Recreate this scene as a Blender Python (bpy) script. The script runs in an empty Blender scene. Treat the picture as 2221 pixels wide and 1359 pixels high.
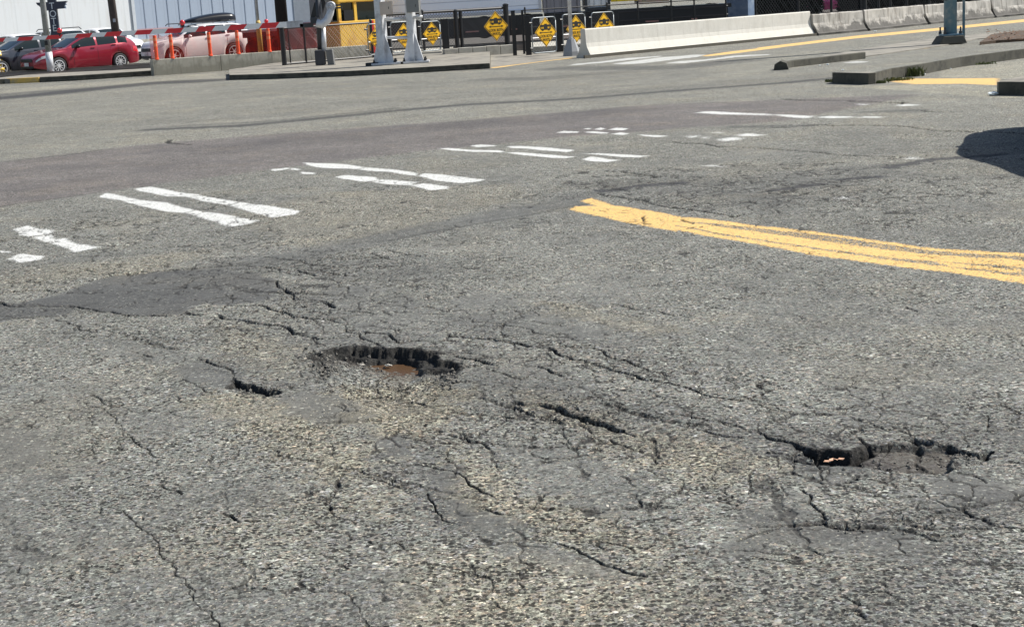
import bpy, bmesh, math, random
import numpy as np
from mathutils import Vector, Matrix
sc = bpy.context.scene
COL = sc.collection
R = math.radians
# ------------------------------------------------------------------ camera
F_PX, CX, CY, CAM_H = 3200.0, 1110.5, 679.5, 1.7
PITCH, ROLL = math.atan(673 / F_PX), R(3.3)
_F = Vector((0, math.cos(PITCH), -math.sin(PITCH)))
_U0 = Vector((0, math.sin(PITCH), math.cos(PITCH)))
_R0 = Vector((1, 0, 0))
_R = _R0 * math.cos(ROLL) - _U0 * math.sin(ROLL)
_U = _R0 * math.sin(ROLL) + _U0 * math.cos(ROLL)
cam = bpy.data.cameras.new('camera'); co = bpy.data.objects.new('camera', cam); COL.objects.link(co)
m = Matrix.Identity(4)
for i in range(3):
    m[i][0] = _R[i]; m[i][1] = _U[i]; m[i][2] = -_F[i]
m[2][3] = CAM_H
co.matrix_world = m
cam.sensor_width = 36; cam.lens = 36 * F_PX / 2221.0
cam.clip_start = 0.05; cam.clip_end = 3000
sc.camera = co
# ------------------------------------------------------------------ light
SUN_AZ = math.atan2(0.945, 0.33)      # from +Y towards +X
SUN_EL = R(50)
w = bpy.data.worlds.new('World'); sc.world = w; w.use_nodes = True
nt = w.node_tree
sky = nt.nodes.new('ShaderNodeTexSky'); sky.sky_type = 'NISHITA'; sky.sun_disc = False
sky.sun_elevation = SUN_EL; sky.sun_rotation = SUN_AZ
bg = nt.nodes['Background']; bg.inputs['Strength'].default_value = 0.07
nt.links.new(sky.outputs[0], bg.inputs[0])
sl = bpy.data.lights.new('sun', 'SUN'); sl.energy = 4.2; sl.angle = R(0.53); sl.color = (1, .965, .90)
so = bpy.data.objects.new('sun', sl); COL.objects.link(so)
sd = Vector((math.sin(SUN_AZ) * math.cos(SUN_EL), math.cos(SUN_AZ) * math.cos(SUN_EL), math.sin(SUN_EL)))
so.rotation_euler = sd.to_track_quat('Z', 'Y').to_euler(); so.location = (10, 5, 30)
sc.view_settings.view_transform = 'Standard'; sc.view_settings.look = 'None'
sc.view_settings.exposure = 0.72; sc.view_settings.gamma = 1
sc.render.engine = 'CYCLES'
# ------------------------------------------------------------------ pixel helpers (points of the photograph measured back on to the ground)
def ray(px, py):
    return _F * F_PX + _R * (px - CX) + _U * (CY - py)
def G(px, py, z=0.0):
    d = ray(px, py); t = (z - CAM_H) / d.z
    return Vector((d.x * t, d.y * t, z))
def P(px, py, Y):
    d = ray(px, py); t = Y / d.y
    return Vector((d.x * t, Y, CAM_H + d.z * t))
def crop(f, ox, oy):
    return lambda pts: [(x / f + ox, y / f + oy) for x, y in pts]
c1 = crop(2.954, 0, 160); c2 = crop(2.922, 700, 160); c3 = crop(2.9185, 1460, 160)
k4 = crop(4.9356, 900, 0); k5 = crop(4.9356, 1250, 0); k6 = crop(3.8897, 1650, 0)
c4 = crop(3.001, 0, 560); c5 = crop(4.442, 600, 640); c6 = crop(3.7017, 1000, 640); c7 = crop(3.5765, 1600, 860)
c8 = crop(2.8365, 0, 880); c9 = crop(2.9608, 660, 900); c10 = crop(2.6409, 1380, 900); c11 = crop(3.7017, 400, 540)
ID = lambda p: p
# ------------------------------------------------------------------ node helpers
class NT:
    def __init__(s, name):
        s.m = bpy.data.materials.new(name); s.m.use_nodes = True
        s.t = s.m.node_tree; s.b = s.t.nodes['Principled BSDF']; s.o = s.t.nodes['Material Output']
        s.tc = None
    def n(s, typ, **kw):
        nd = s.t.nodes.new(typ)
        for k, v in kw.items():
            if k.startswith('i_'): nd.inputs[k[2:].replace('_', ' ')].default_value = v
            else: setattr(nd, k, v)
        return nd
    def l(s, a, b): s.t.links.new(a, b)
    def obj(s):
        if not s.tc: s.tc = s.n('ShaderNodeTexCoord')
        return s.tc.outputs['Object']
    def math(s, op, a, b=0.0, clamp=False):
        nd = s.n('ShaderNodeMath', operation=op, use_clamp=clamp)
        for i, v in enumerate((a, b)):
            if isinstance(v, (int, float)): nd.inputs[i].default_value = v
            else: s.l(v, nd.inputs[i])
        return nd.outputs[0]
    def mix(s, f, a, b, mode='MIX'):
        nd = s.n('ShaderNodeMix', data_type='RGBA', blend_type=mode)
        for i, v in ((0, f), (6, a), (7, b)):
            if isinstance(v, (int, float)): nd.inputs[i].default_value = v
            elif isinstance(v, tuple): nd.inputs[i].default_value = (*v, 1) if len(v) == 3 else v
            else: s.l(v, nd.inputs[i])
        return nd.outputs[2]
    def ramp(s, f, stops, interp='LINEAR'):
        nd = s.n('ShaderNodeValToRGB'); cr = nd.color_ramp; cr.interpolation = interp
        while len(cr.elements) < len(stops): cr.elements.new(0.5)
        for e, (p, c) in zip(cr.elements, stops):
            e.position = p; e.color = (c, c, c, 1) if isinstance(c, (int, float)) else (*c, 1)
        s.l(f, nd.inputs[0]); return nd.outputs[0]
    def noise(s, scale, detail=3, rough=.5, vec=None, out=0):
        nd = s.n('ShaderNodeTexNoise'); nd.inputs['Scale'].default_value = scale
        nd.inputs['Detail'].default_value = detail; nd.inputs['Roughness'].default_value = rough
        s.l(vec if vec is not None else s.obj(), nd.inputs['Vector']); return nd.outputs[out]
    def vor(s, scale, feature='F1', vec=None):
        nd = s.n('ShaderNodeTexVoronoi', feature=feature); nd.inputs['Scale'].default_value = scale
        s.l(vec if vec is not None else s.obj(), nd.inputs['Vector']); return nd
    def attr(s, name):
        nd = s.n('ShaderNodeAttribute', attribute_name=name); return nd.outputs['Fac']
    def bump(s, h, strength=.5, dist=.01):
        nd = s.n('ShaderNodeBump'); nd.inputs['Strength'].default_value = strength; nd.inputs['Distance'].default_value = dist
        s.l(h, nd.inputs['Height']); s.l(nd.outputs[0], s.b.inputs['Normal'])
def plain(name, col, rough=.6, metal=0, var=.15, scale=6, coat=0, bump=0, dirt=None, dscale=3, spec=.5):
    t = NT(name)
    n = t.noise(scale, 4, .6)
    dark = tuple(c * (1 - var) for c in col); lite = tuple(min(1, c * (1 + var)) for c in col)
    c = t.mix(n, dark, lite)
    if dirt:
        d = t.noise(dscale, 6, .7); f = t.ramp(d, [(.48, 0), (.68, 1)])
        c = t.mix(f, c, dirt)
    t.l(c, t.b.inputs['Base Color']); t.b.inputs['Roughness'].default_value = rough
    t.b.inputs['Metallic'].default_value = metal; t.b.inputs['Coat Weight'].default_value = coat
    t.b.inputs['Coat Roughness'].default_value = .05
    t.b.inputs['Specular IOR Level'].default_value = spec
    if bump: t.bump(t.noise(scale * 8, 4, .6), .4, bump)
    return t.m
# ------------------------------------------------------------------ numpy noise
_rng = np.random.RandomState(7)
_H = _rng.rand(256, 256).astype(np.float32)
def vnoise(x, y):
    xi = np.floor(x).astype(np.int64); yi = np.floor(y).astype(np.int64)
    fx = (x - xi).astype(np.float32); fy = (y - yi).astype(np.float32)
    fx = fx * fx * (3 - 2 * fx); fy = fy * fy * (3 - 2 * fy)
    a = _H[xi & 255, yi & 255]; b = _H[(xi + 1) & 255, yi & 255]
    c = _H[xi & 255, (yi + 1) & 255]; d = _H[(xi + 1) & 255, (yi + 1) & 255]
    return (a * (1 - fx) + b * fx) * (1 - fy) + (c * (1 - fx) + d * fx) * fy
def fbm(x, y, s, o=4, seed=0):
    r = 0; amp = 1; tot = 0
    for i in range(o):
        r = r + amp * vnoise(x * s + seed * 17.3 + i * 31.7, y * s + seed * 9.1 + i * 11.3)
        tot += amp; amp *= .5; s *= 2.03
    return r / tot                      # 0..1
def sstep(a, b, x):
    t = np.clip((x - a) / (b - a), 0, 1); return t * t * (3 - 2 * t)
def seg_dist(X, Y, pts):
    best = np.full(X.shape, 1e9, np.float32)
    for (ax, ay), (bx, by) in zip(pts[:-1], pts[1:]):
        dx, dy = bx - ax, by - ay; L = dx * dx + dy * dy + 1e-12
        t = np.clip(((X - ax) * dx + (Y - ay) * dy) / L, 0, 1)
        d = (X - ax - t * dx) ** 2 + (Y - ay - t * dy) ** 2
        best = np.minimum(best, d)
    return np.sqrt(best)
def poly_sd(X, Y, pts):                 # negative inside
    d = seg_dist(X, Y, pts + [pts[0]])
    ins = np.zeros(X.shape, bool)
    n = len(pts)
    for i in range(n):
        x0, y0 = pts[i]; x1, y1 = pts[(i + 1) % n]
        if y0 == y1: continue
        c = ((y0 > Y) != (y1 > Y)) & (X < (x1 - x0) * (Y - y0) / (y1 - y0) + x0)
        ins ^= c
    return np.where(ins, -d, d)
rnd = random.Random(3)
def W2(pts): return [tuple(G(x, y)[:2]) for x, y in pts]
def jag(pts, amt=.10, it=3):
    for _ in range(it):
        out = [pts[0]]
        for a, b in zip(pts[:-1], pts[1:]):
            L = math.hypot(b[0] - a[0], b[1] - a[1])
            if L < .02: out.append(b); continue
            o = rnd.gauss(0, amt) * L; nx, ny = -(b[1] - a[1]) / L, (b[0] - a[0]) / L
            t = rnd.uniform(.4, .6)
            out += [(a[0] + (b[0] - a[0]) * t + nx * o, a[1] + (b[1] - a[1]) * t + ny * o), b]
        pts = out
    return pts
# ------------------------------------------------------------------ road sheet
def build_road():
    yp = list(np.arange(1560, 78, -1.15)); 
    Ys = [CAM_H * F_PX / v for v in yp]
    while Ys[-1] < 900: Ys.append(Ys[-1] * 1.12)
    Ys = [1.2, 2.0, 2.8] + Ys
    tc = np.arange(-1290, 1290.1, 2.0) / F_PX
    ex = []; t = 1290 / F_PX; st = .006
    while t < 2.6: t += st; st *= 1.22; ex.append(t)
    T = np.array([-e for e in ex[::-1]] + list(tc) + ex, np.float32)
    Ys = np.array(Ys, np.float32)
    ny, nx = len(Ys), len(T)
    Yg, Tg = np.meshgrid(Ys, T, indexing='ij')
    X = (Yg * Tg).ravel(); Y = Yg.ravel()
    N = X.size
    Z = np.zeros(N, np.float32)
    A = {k: np.zeros(N, np.float32) for k in ('crack', 'smooth', 'warm', 'purple', 'dark', 'white', 'yellow', 'lite', 'rough', 'wet')}
    near = sstep(30, 12, Y)
    Z += near * ((fbm(X, Y, .8, 3, 1) - .5) * .05 + (fbm(X, Y, 4, 3, 2) - .5) * .012)
    warpx = (fbm(X, Y, 14, 3, 5) - .5); warpy = (fbm(X, Y, 14, 3, 6) - .5)
    big = fbm(X, Y, 1.1, 4, 8); mid = fbm(X, Y, 5, 4, 9)
    ragged = fbm(X, Y, 40, 3, 4)
    def sub(pts, mar):
        xs = [p[0] for p in pts]; ys = [p[1] for p in pts]
        return np.nonzero((X > min(xs) - mar) & (X < max(xs) + mar) & (Y > min(ys) - mar) & (Y < max(ys) + mar))[0]
    def area(key, pts, val=1, soft=.05, warp=.12, nz=0):
        p = W2(pts); ii = sub(p, soft * 3 + warp)
        x = X[ii] + warpx[ii] * warp; y = Y[ii] + warpy[ii] * warp
        s = poly_sd(x, y, p)
        m = sstep(soft, -soft, s) * val
        if nz: m = m * sstep(.5 - nz, .5 + .1, mid[ii] * .5 + ragged[ii] * .5 + .05)
        A[key][ii] = np.maximum(A[key][ii], m)
        return ii, s
    def stroke(key, pts, wd, val=1, soft=1.0, warp=.05, breaks=0):
        p = W2(pts); ii = sub(p, wd * 2 + warp)
        x = X[ii] + warpx[ii] * warp; y = Y[ii] + warpy[ii] * warp
        d = seg_dist(x, y, p)
        m = np.clip(1.7 * (1 - d / (wd * (1 + soft))), 0, 1) * val
        if breaks: m = m * sstep(.35, .6, mid[ii])
        A[key][ii] = np.maximum(A[key][ii], m)
    def crk(fn, pts, wd=.014, dep=.016, rough=0, am=.065):
        p = jag(W2(fn(pts)), am); ii = sub(p, wd * 4 + .08)
        x = X[ii] + warpx[ii] * .022; y = Y[ii] + warpy[ii] * .022
        d = seg_dist(x, y, p)
        lw = wd * (.12 + .66 * vnoise(X[ii] * 7 + 3, Y[ii] * 7) + .45 * vnoise(X[ii] * 31, Y[ii] * 31 + 5)) * .5
        # the groove never gets narrower than the sheet can carry
        lw = np.maximum(np.maximum(lw, 0.0016 * Y[ii] / 7), Y[ii] ** 2 * .9e-4)
        g = sstep(lw * 1.35, lw * .65, d)
        g = g * (.62 + .38 * sstep(.26, .44, vnoise(X[ii] * 5.5 + 11, Y[ii] * 5.5 + 3)))
        if rough: g = g * sstep(.3, .62, ragged[ii])
        Z[ii] -= g * dep
        # broken, slightly sunk lips
        Z[ii] -= sstep(lw * 1.4 + .04, lw, d) * dep * .05
        A['crack'][ii] = np.maximum(A['crack'][ii], g)
        A['rough'][ii] = np.maximum(A['rough'][ii], sstep(.06, 0, d) * .55)
    # ---- tone areas
    band = [(-200, 372), (0, 352), (300, 316), (430, 303), (700, 282), (1000, 262), (1400, 228), (1800, 212), (2000, 205), (1700, 262), (1200, 300), (960, 322), (700, 352), (600, 366), (300, 406), (220, 416), (0, 448), (-200, 474)]
    area('purple', band, 1, .10, .1)
    area('smooth', band, .55, .15, .1)
    stroke('crack', [(-100, 462), (0, 448), (120, 430), (220, 416)], .015, .6)
    stroke('crack', [(-100, 364), (0, 352), (150, 336), (220, 326)], .02, .5)
    area('smooth', c4([(60, 320), (380, 235), (700, 120), (1000, 85), (1400, 75), (1700, 110), (1800, 160), (1830, 230), (1700, 290), (1500, 310), (1300, 300), (1200, 370), (900, 370), (700, 350), (500, 318)]), 1, .03, .1)
    area('dark', c4([(60, 320), (380, 235), (700, 120), (1000, 85), (1400, 75), (1700, 110), (1800, 160), (1830, 230), (1700, 290), (1500, 310), (1300, 300), (1200, 370), (900, 370), (700, 350), (500, 318)]), .46, .03, .1)
    area('dark', c4([(-200, 330), (0, 290), (350, 330), (480, 325), (420, 375), (150, 395), (-200, 430)]), .45, .04, .1)
    area('smooth', c4([(-200, 330), (0, 290), (350, 330), (480, 325), (420, 375), (150, 395), (-200, 430)]), .8, .04, .1)
    for fn, pp, v in ((c4, [(1170, 700), (1300, 690), (1450, 715), (1530, 780), (1520, 830), (1400, 840), (1250, 800), (1170, 790)], 1),
                      (c5, [(0, 1000), (300, 930), (700, 1000), (900, 1150), (850, 1250), (500, 1240), (200, 1150)], .9),
                      (c9, [(380, 110), (560, 120), (650, 180), (700, 260), (560, 290), (420, 230)], .9),
                      (c9, [(740, 340), (900, 340), (1050, 430), (1050, 500), (820, 510), (770, 400)], .9),
                      (c9, [(900, 560), (1000, 510), (1180, 520), (1160, 600), (1340, 660), (1330, 760), (1200, 770), (1050, 710), (950, 650)], .95),
                      (c9, [(1240, 800), (1450, 780), (1700, 830), (1830, 900), (2050, 1020), (1950, 1060), (1750, 1000), (1500, 940), (1300, 870)], .8),
                      (c9, [(1200, 150), (1700, 200), (2100, 330), (2150, 600), (1900, 650), (1600, 520), (1350, 330)], .55),
                      (c10, [(420, 760), (900, 600), (1500, 640), (1720, 740), (1560, 860), (1300, 800), (900, 740), (500, 830)], .85),
                      (c10, [(400, 700), (850, 400), (1000, 420), (950, 560), (700, 660)], .75),
                      (c7, [(1500, 600), (1700, 560), (2221, 650), (2400, 700), (2221, 740), (1800, 770), (1600, 720)], .9),
                      (c7, [(450, 480), (900, 500), (1050, 560), (800, 640), (560, 640)], .7),
                      (c8, [(-200, 100), (250, 150), (350, 500), (200, 900), (350, 1300), (-200, 1400)], .5),
                      (c4, [(550, 530), (900, 540), (1300, 640), (1200, 690), (950, 700), (700, 640)], .6),
                      (c11, [(880, 430), (1200, 300), (1700, 320), (2000, 500), (1600, 680), (1250, 620), (1200, 520)], .55),
                      (c6, [(-100, -60), (800, 80), (1300, 260), (1000, 380), (500, 320), (-50, 300)], .45)):
        area('smooth', fn(pp), v, .05, .16)
    ii, s = area('smooth', c7([(880, 400), (1000, 350), (1220, 340), (1640, 345), (1700, 390), (1640, 480), (1600, 540), (1150, 535), (1000, 500)]), .35, .02, .03)
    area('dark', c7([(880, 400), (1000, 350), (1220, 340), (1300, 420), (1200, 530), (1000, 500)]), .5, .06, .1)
    area('wet', c7([(880, 400), (1000, 350), (1220, 340), (1640, 345), (1700, 390), (1640, 480), (1600, 540), (1150, 535), (1000, 500)]), .62, .03, .03)
    Z[ii] -= sstep(.012, -.02, s) * (.014 + .02 * sstep(2.55, 2.2, X[ii]))
    stroke('smooth', [(440, 590), (650, 552), (850, 510), (1050, 472), (1240, 436)], .16, .8)
    stroke('dark', [(440, 590), (650, 552), (850, 510), (1050, 472), (1240, 436)], .16, .16)
    stroke('crack', [(850, 520), (1000, 492), (1180, 460), (1280, 440)], .018, .5)
    stroke('dark', [(560, 560), (700, 578), (860, 590)], .25, .25)
    for fn, pp, v in ((ID, [(740, 838), (820, 815), (900, 812), (1010, 845), (1000, 880), (900, 960), (800, 940), (760, 880)], 1),
                      (ID, [(400, 870), (560, 850), (720, 950), (860, 1010), (700, 1050), (560, 960)], .8),
                      (ID, [(1080, 850), (1180, 850), (1400, 930), (1600, 960), (1680, 1000), (1550, 1060), (1300, 960)], .8),
                      (ID, [(960, 960), (1150, 1070), (1400, 1150), (1450, 1230), (1200, 1150), (1050, 1120), (980, 1040)], .85),
                      (ID, [(720, 1050), (870, 1050), (900, 1120), (760, 1130)], .5),
                      (ID, [(470, 470), (640, 530), (860, 500), (1150, 425), (1100, 400), (700, 420)], .4),
                      (ID, [(1150, 650), (1230, 655), (1480, 715), (1420, 730), (1200, 680)], .7),
                      (ID, [(-100, 620), (100, 570), (480, 540), (300, 600)], .3),
                      (ID, [(860, 1200), (1150, 1180), (1500, 1260), (1700, 1359), (900, 1400)], .55),
                      (ID, [(470, 700), (680, 760), (640, 830), (480, 780)], .5)):
        area('warm', fn(pp), v, .10, .3)
        area('rough', fn(pp), v * .8, .12, .3)
    for pp, v in (([(900, 1180), (1300, 1160), (1500, 1280), (2221, 1180), (2400, 1500), (700, 1500)], .7),
                  ([(1900, 1100), (2221, 1060), (2400, 1100), (2400, 1500), (1900, 1400)], 1),
                  ([(1650, 1060), (1900, 1040), (2000, 1090), (1850, 1120), (1680, 1130)], .8),
                  ([(250, 1000), (700, 1000), (900, 1359), (400, 1400)], .5),
                  ([(700, 800), (1000, 830), (1000, 960), (700, 900)], .7),
                  ([(1100, 860), (1350, 880), (1420, 960), (1000, 920)], .8),
                  ([(1300, 430), (1900, 440), (2221, 500), (2221, 540), (1500, 460)], .5)):
        area('rough', pp, v, .2, .4)
    A['rough'] = np.clip(A['rough'] + sstep(.56, .7, fbm(X, Y, 2.3, 4, 12)) * .5, 0, 1) * sstep(28, 10, Y)
    A['warm'] = np.clip(A['warm'] + sstep(.5, .75, fbm(X, Y, 1.7, 4, 21)) * .3, 0, 1)
    A['smooth'] = np.clip(A['smooth'] + sstep(.55, .68, fbm(X, Y, 1.9, 4, 30)) * .45, 0, 1)
    A['lite'] = np.maximum(A['lite'], .22 * sstep(13, 22, Y) * (1 - A['purple']))  # distant road made paler in the colour for its glancing view
    # ---- tyre marks, oil
    D = [([(330, 281), (520, 273), (700, 256), (850, 241), (1000, 228), (1250, 214), (1350, 206), (1500, 194), (1700, 180), (1815, 169)], .10, .75),
         ([(380, 274), (600, 262), (850, 236)], .08, .4),
         ([(-100, 221), (0, 213), (100, 204), (200, 193), (340, 180), (440, 176)], .16, 1.0),
         ([(0, 206), (150, 194), (300, 183)], .12, .5),
         ([(1310, 415), (1380, 405), (1475, 399)], .16, .95), ([(1690, 416), (1765, 404)], .16, .9), ([(1830, 392), (1905, 386)], .17, .85),
         ([(1930, 366), (2020, 346), (2170, 335)], .13, .8), ([(1250, 424), (1500, 396), (1700, 382), (2000, 352)], .28, .28),
         ([(1230, 148), (1450, 148), (1580, 134)], .16, .5), ([(900, 152), (1060, 150)], .1, .3), ([(1060, 172), (1180, 170), (1330, 158)], .14, .4),
         ([(1250, 213), (1400, 197), (1560, 184), (1800, 165)], .3, .22), ([(700, 190), (1000, 178), (1300, 165)], .6, .12),
         ([(0, 300), (350, 262), (800, 222), (1200, 190)], .5, .10), ([(500, 320), (900, 280), (1300, 245)], .5, .22),
         ([(620, 565), (900, 560), (1000, 590)], .12, .2), ([(1600, 275), (1760, 272)], .12, .5), ([(1880, 243), (1990, 240)], .1, .45)]
    for pts, px, v in D:                # px: how thick the mark looks; a mark seen at this grazing angle is much wider on the road
        Ym = float(np.mean([G(a, b).y for a, b in pts]))
        stroke('dark', pts, max(.05, px * 38 * Ym * Ym / 5440 / 2), min(1, v * 1.15), .5, .15)
    area('dark', k5([(2080, 745), (2130, 735), (2210, 700), (2221, 755), (2100, 762)]), .5, .1, .1)
    area('dark', c10([(520, 290), (560, 275), (605, 295), (570, 315)]), .75, .012, .02)
    area('dark', c8([(620, 715), (650, 700), (680, 705), (650, 720)]), .7, .008, .01)
    area('lite', c10([(1600, 380), (1610, 370), (1750, 390), (1700, 400)]), .0)
    area('dark', [(1240, 400), (1480, 385), (1900, 375), (1860, 420), (1700, 450), (1350, 425)], .30, .3, .5)
    # pale concrete strips far off
    area('lite', [(335, 168), (470, 158), (500, 166), (500, 176), (330, 186), (60, 200), (0, 205), (0, 196)], .6, .3, .2)
    area('lite', k6([(-300, 420), (-700, 760), (-300, 640), (200, 600), (1000, 480), (1000, 430)]), .35, .4, .3)
    area('lite', k6([(450, 715), (900, 720), (1300, 715), (2000, 720), (2300, 740), (2300, 830), (1900, 820), (1300, 775), (900, 745)]), .7, .08, .1)
    area('lite', k6([(1500, 590), (2300, 500), (2300, 670), (1500, 655)]), .7, .1, .1)
    area('lite', k4([(350, 760), (1500, 720), (2221, 720), (2221, 980), (0, 980)]), .3, 1.0, .8)
    area('lite', [(1440, 170), (1700, 160), (1800, 190), (1500, 215)], .25, .6, .4)
    area('dark', k6([(1830, 370), (1960, 300), (2300, 265), (2300, 370)]), .15, .3, .2)
    # ---- paint
    def paint(key, fn, polys, soft, cap=1.0):
        for pp in polys:
            p = W2(fn(pp)); ii = sub(p, .4)
            s = poly_sd(X[ii] + warpx[ii] * .008, Y[ii] + warpy[ii] * .008, p)
            rng_ = .24 if soft < .055 else .60
            A[key][ii] = np.maximum(A[key][ii], np.clip(.5 - s / rng_, 0, cap))
    paint('white', c1, [[(860, 735), (960, 722), (1050, 738), (1290, 780), (1200, 790), (1050, 780), (900, 750)],
                        [(1205, 791), (1292, 783), (1530, 822), (1465, 843), (1280, 810)],
                        [(1475, 845), (1540, 824), (1925, 885), (1880, 905), (1750, 920), (1640, 895)],
                        [(635, 785), (680, 765), (760, 775), (880, 800), (1060, 825), (1250, 873), (1180, 890), (1080, 885), (900, 845), (780, 805)],
                        [(1190, 890), (1260, 875), (1400, 895), (1560, 925), (1655, 940), (1600, 960), (1500, 978), (1430, 970), (1380, 945)],
                        [(85, 995), (170, 975), (240, 985), (340, 1000), (320, 1020), (240, 1032), (190, 1038), (130, 1030), (120, 1010)],
                        [(210, 1044), (330, 1030), (350, 1060), (300, 1075)], [(310, 1070), (420, 1048), (460, 1075), (640, 1105), (480, 1133), (400, 1100)],
                        [(60, 1175), (130, 1145), (290, 1160), (250, 1180), (120, 1197)], [(0, 1130), (60, 1132), (60, 1140), (0, 1140)],
                        [(1730, 613), (1850, 603), (1850, 612), (1760, 622)]], .035)
    paint('white', c2, [[(-125, 562), (0, 565), (130, 570), (270, 595), (215, 606), (0, 595), (-80, 580)],
                        [(225, 608), (275, 597), (420, 605), (600, 632), (590, 648), (420, 625)],
                        [(605, 650), (640, 634), (780, 645), (1025, 678), (1000, 690), (880, 700), (720, 680)],
                        [(-140, 622), (-60, 626), (-50, 636), (-130, 634)], [(-200, 600), (-150, 604), (-150, 612), (-200, 608)],
                        [(80, 655), (140, 645), (340, 658), (350, 678), (270, 688), (150, 672)],
                        [(320, 687), (380, 672), (600, 690), (555, 710), (420, 705)], [(560, 712), (640, 700), (800, 718), (790, 735), (680, 745)],
                        [(730, 470), (800, 466), (960, 480), (1140, 488), (1150, 497), (1000, 495), (820, 482)],
                        [(935, 450), (1000, 445), (1095, 452), (1090, 460), (980, 460)],
                        [(1165, 460), (1240, 458), (1580, 478), (1585, 488), (1540, 495), (1300, 475), (1200, 470)],
                        [(1170, 498), (1230, 495), (1420, 508), (1605, 520), (1540, 530), (1400, 525), (1250, 510)],
                        [(1640, 500), (1760, 500), (2080, 515), (2000, 525), (1850, 518), (1780, 510)],
                        [(1650, 535), (1700, 520), (1885, 540), (1800, 557), (1680, 545)],
                        [(1475, 374), (1530, 364), (1620, 369), (1620, 377)], [(1645, 374), (1720, 368), (1805, 374), (1800, 382)],
                        [(1825, 384), (1890, 373), (1945, 379), (1900, 389)], [(1645, 350), (1700, 347), (1690, 355)],
                        [(1720, 356), (1760, 345), (1790, 350), (1770, 358)], [(1810, 358), (1860, 345), (1940, 350), (1900, 360)],
                        [(1995, 387), (2100, 389), (2200, 394), (2130, 401), (2030, 394)]], .05)
    paint('white', c3, [[(145, 250), (200, 240), (420, 250), (600, 256), (640, 263), (430, 259), (300, 258)],
                        [(635, 258), (760, 259), (890, 268), (850, 278), (760, 275), (690, 268)],
                        [(905, 273), (1000, 267), (1130, 270), (1140, 277), (1010, 283)], [(1155, 279), (1220, 272), (1335, 274), (1300, 283)],
                        [(290, 412), (370, 400), (445, 407), (400, 418), (320, 425)], [(400, 386), (480, 376), (585, 384), (520, 392), (440, 394)],
                        [(95, 396), (150, 392), (150, 399), (110, 402)], [(190, 403), (215, 400), (212, 407)], [(250, 372), (305, 371), (300, 376)],
                        [(1415, 200), (1480, 195), (1570, 203), (1450, 209)], [(1165, 192), (1245, 194), (1200, 199)],
                        [(1465, 531), (1520, 525), (1555, 538), (1500, 539)], [(1060, 788), (1095, 788), (1090, 794), (1065, 794)],
                        [(190, 580), (240, 576), (320, 586), (260, 584)]], .06)
    paint('white', k5, [[(-90, 703), (0, 684), (300, 655), (560, 620), (900, 598), (910, 606), (600, 640), (300, 672), (0, 698)],
                        [(380, 683), (600, 655), (900, 615), (1250, 588), (1400, 582), (1300, 610), (1000, 645), (700, 680), (500, 690)],
                        [(940, 681), (1100, 655), (1400, 635), (1700, 595), (2060, 580), (2060, 592), (1700, 615), (1400, 650), (1150, 679)]], .12, .535)
    paint('white', k6, [[(690, 530), (800, 515), (910, 520), (880, 528), (780, 535)]], .1, .52)
    paint('yellow', k5, [[(1330, 600), (1600, 560), (2221, 485), (2221, 505), (1600, 585), (1400, 605)]], .12, 56)
    paint('yellow', k6, [[(-20, 398), (0, 400), (800, 303), (1570, 230), (2400, 145), (2400, 168), (1570, 252), (800, 325), (0, 420)],
                         [(1085, 436), (1160, 405), (1450, 380), (1500, 390), (1400, 410), (1150, 438)],
                         [(1100, 690), (1200, 665), (2000, 660), (2000, 720), (1700, 707), (1300, 712)]], .12, 56)
    paint('yellow', k4, [[(820, 695), (1100, 668), (1500, 618), (1640, 610), (1700, 625), (1500, 645), (1100, 695), (930, 722), (820, 732)]], .15, 56)
    paint('yellow', c2, [[(1640, 800), (1700, 785), (1740, 798), (1830, 830), (2040, 860), (2250, 895), (2250, 955), (2000, 900), (1800, 860), (1690, 822)],
                         [(1570, 862), (1600, 842), (1720, 838), (1800, 850), (1950, 885), (2240, 940), (2240, 998), (2100, 970), (1800, 905), (1640, 880)]], .03)
    paint('yellow', c3, [[(0, 893), (400, 935), (800, 980), (1200, 1035), (1680, 1095), (2400, 1168), (2400, 1192), (2221, 1172), (1680, 1115), (1000, 1020), (500, 962), (0, 925)],
                         [(0, 925), (500, 985), (1000, 1050), (1600, 1130), (2400, 1210), (2400, 1262), (2221, 1235), (1400, 1155), (900, 1088), (300, 1004), (0, 956)],
                         [(0, 958), (300, 1012), (700, 1068), (1200, 1138), (1700, 1212), (2221, 1288), (2400, 1315), (2400, 1360), (2221, 1333), (1800, 1263), (1400, 1208), (900, 1135), (400, 1048), (0, 984)],
                         [(1650, 1180), (2221, 1252), (2221, 1272), (1750, 1218)]], .035)
    paint('yellow', c3, [[(0, 893), (400, 935), (800, 980), (1200, 1035), (1680, 1095), (2400, 1168), (2400, 1360), (2221, 1333), (1800, 1263), (1400, 1208), (900, 1135), (400, 1048), (0, 984)]], .035, .462)
    paint('yellow', c3, [[(2390, 1167), (4600, 1390), (4600, 1440), (2390, 1191)], [(2390, 1209), (4600, 1470), (4600, 1560), (2390, 1261)], [(2390, 1314), (4600, 1620), (4600, 1715), (2390, 1358)]], .035)
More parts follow.
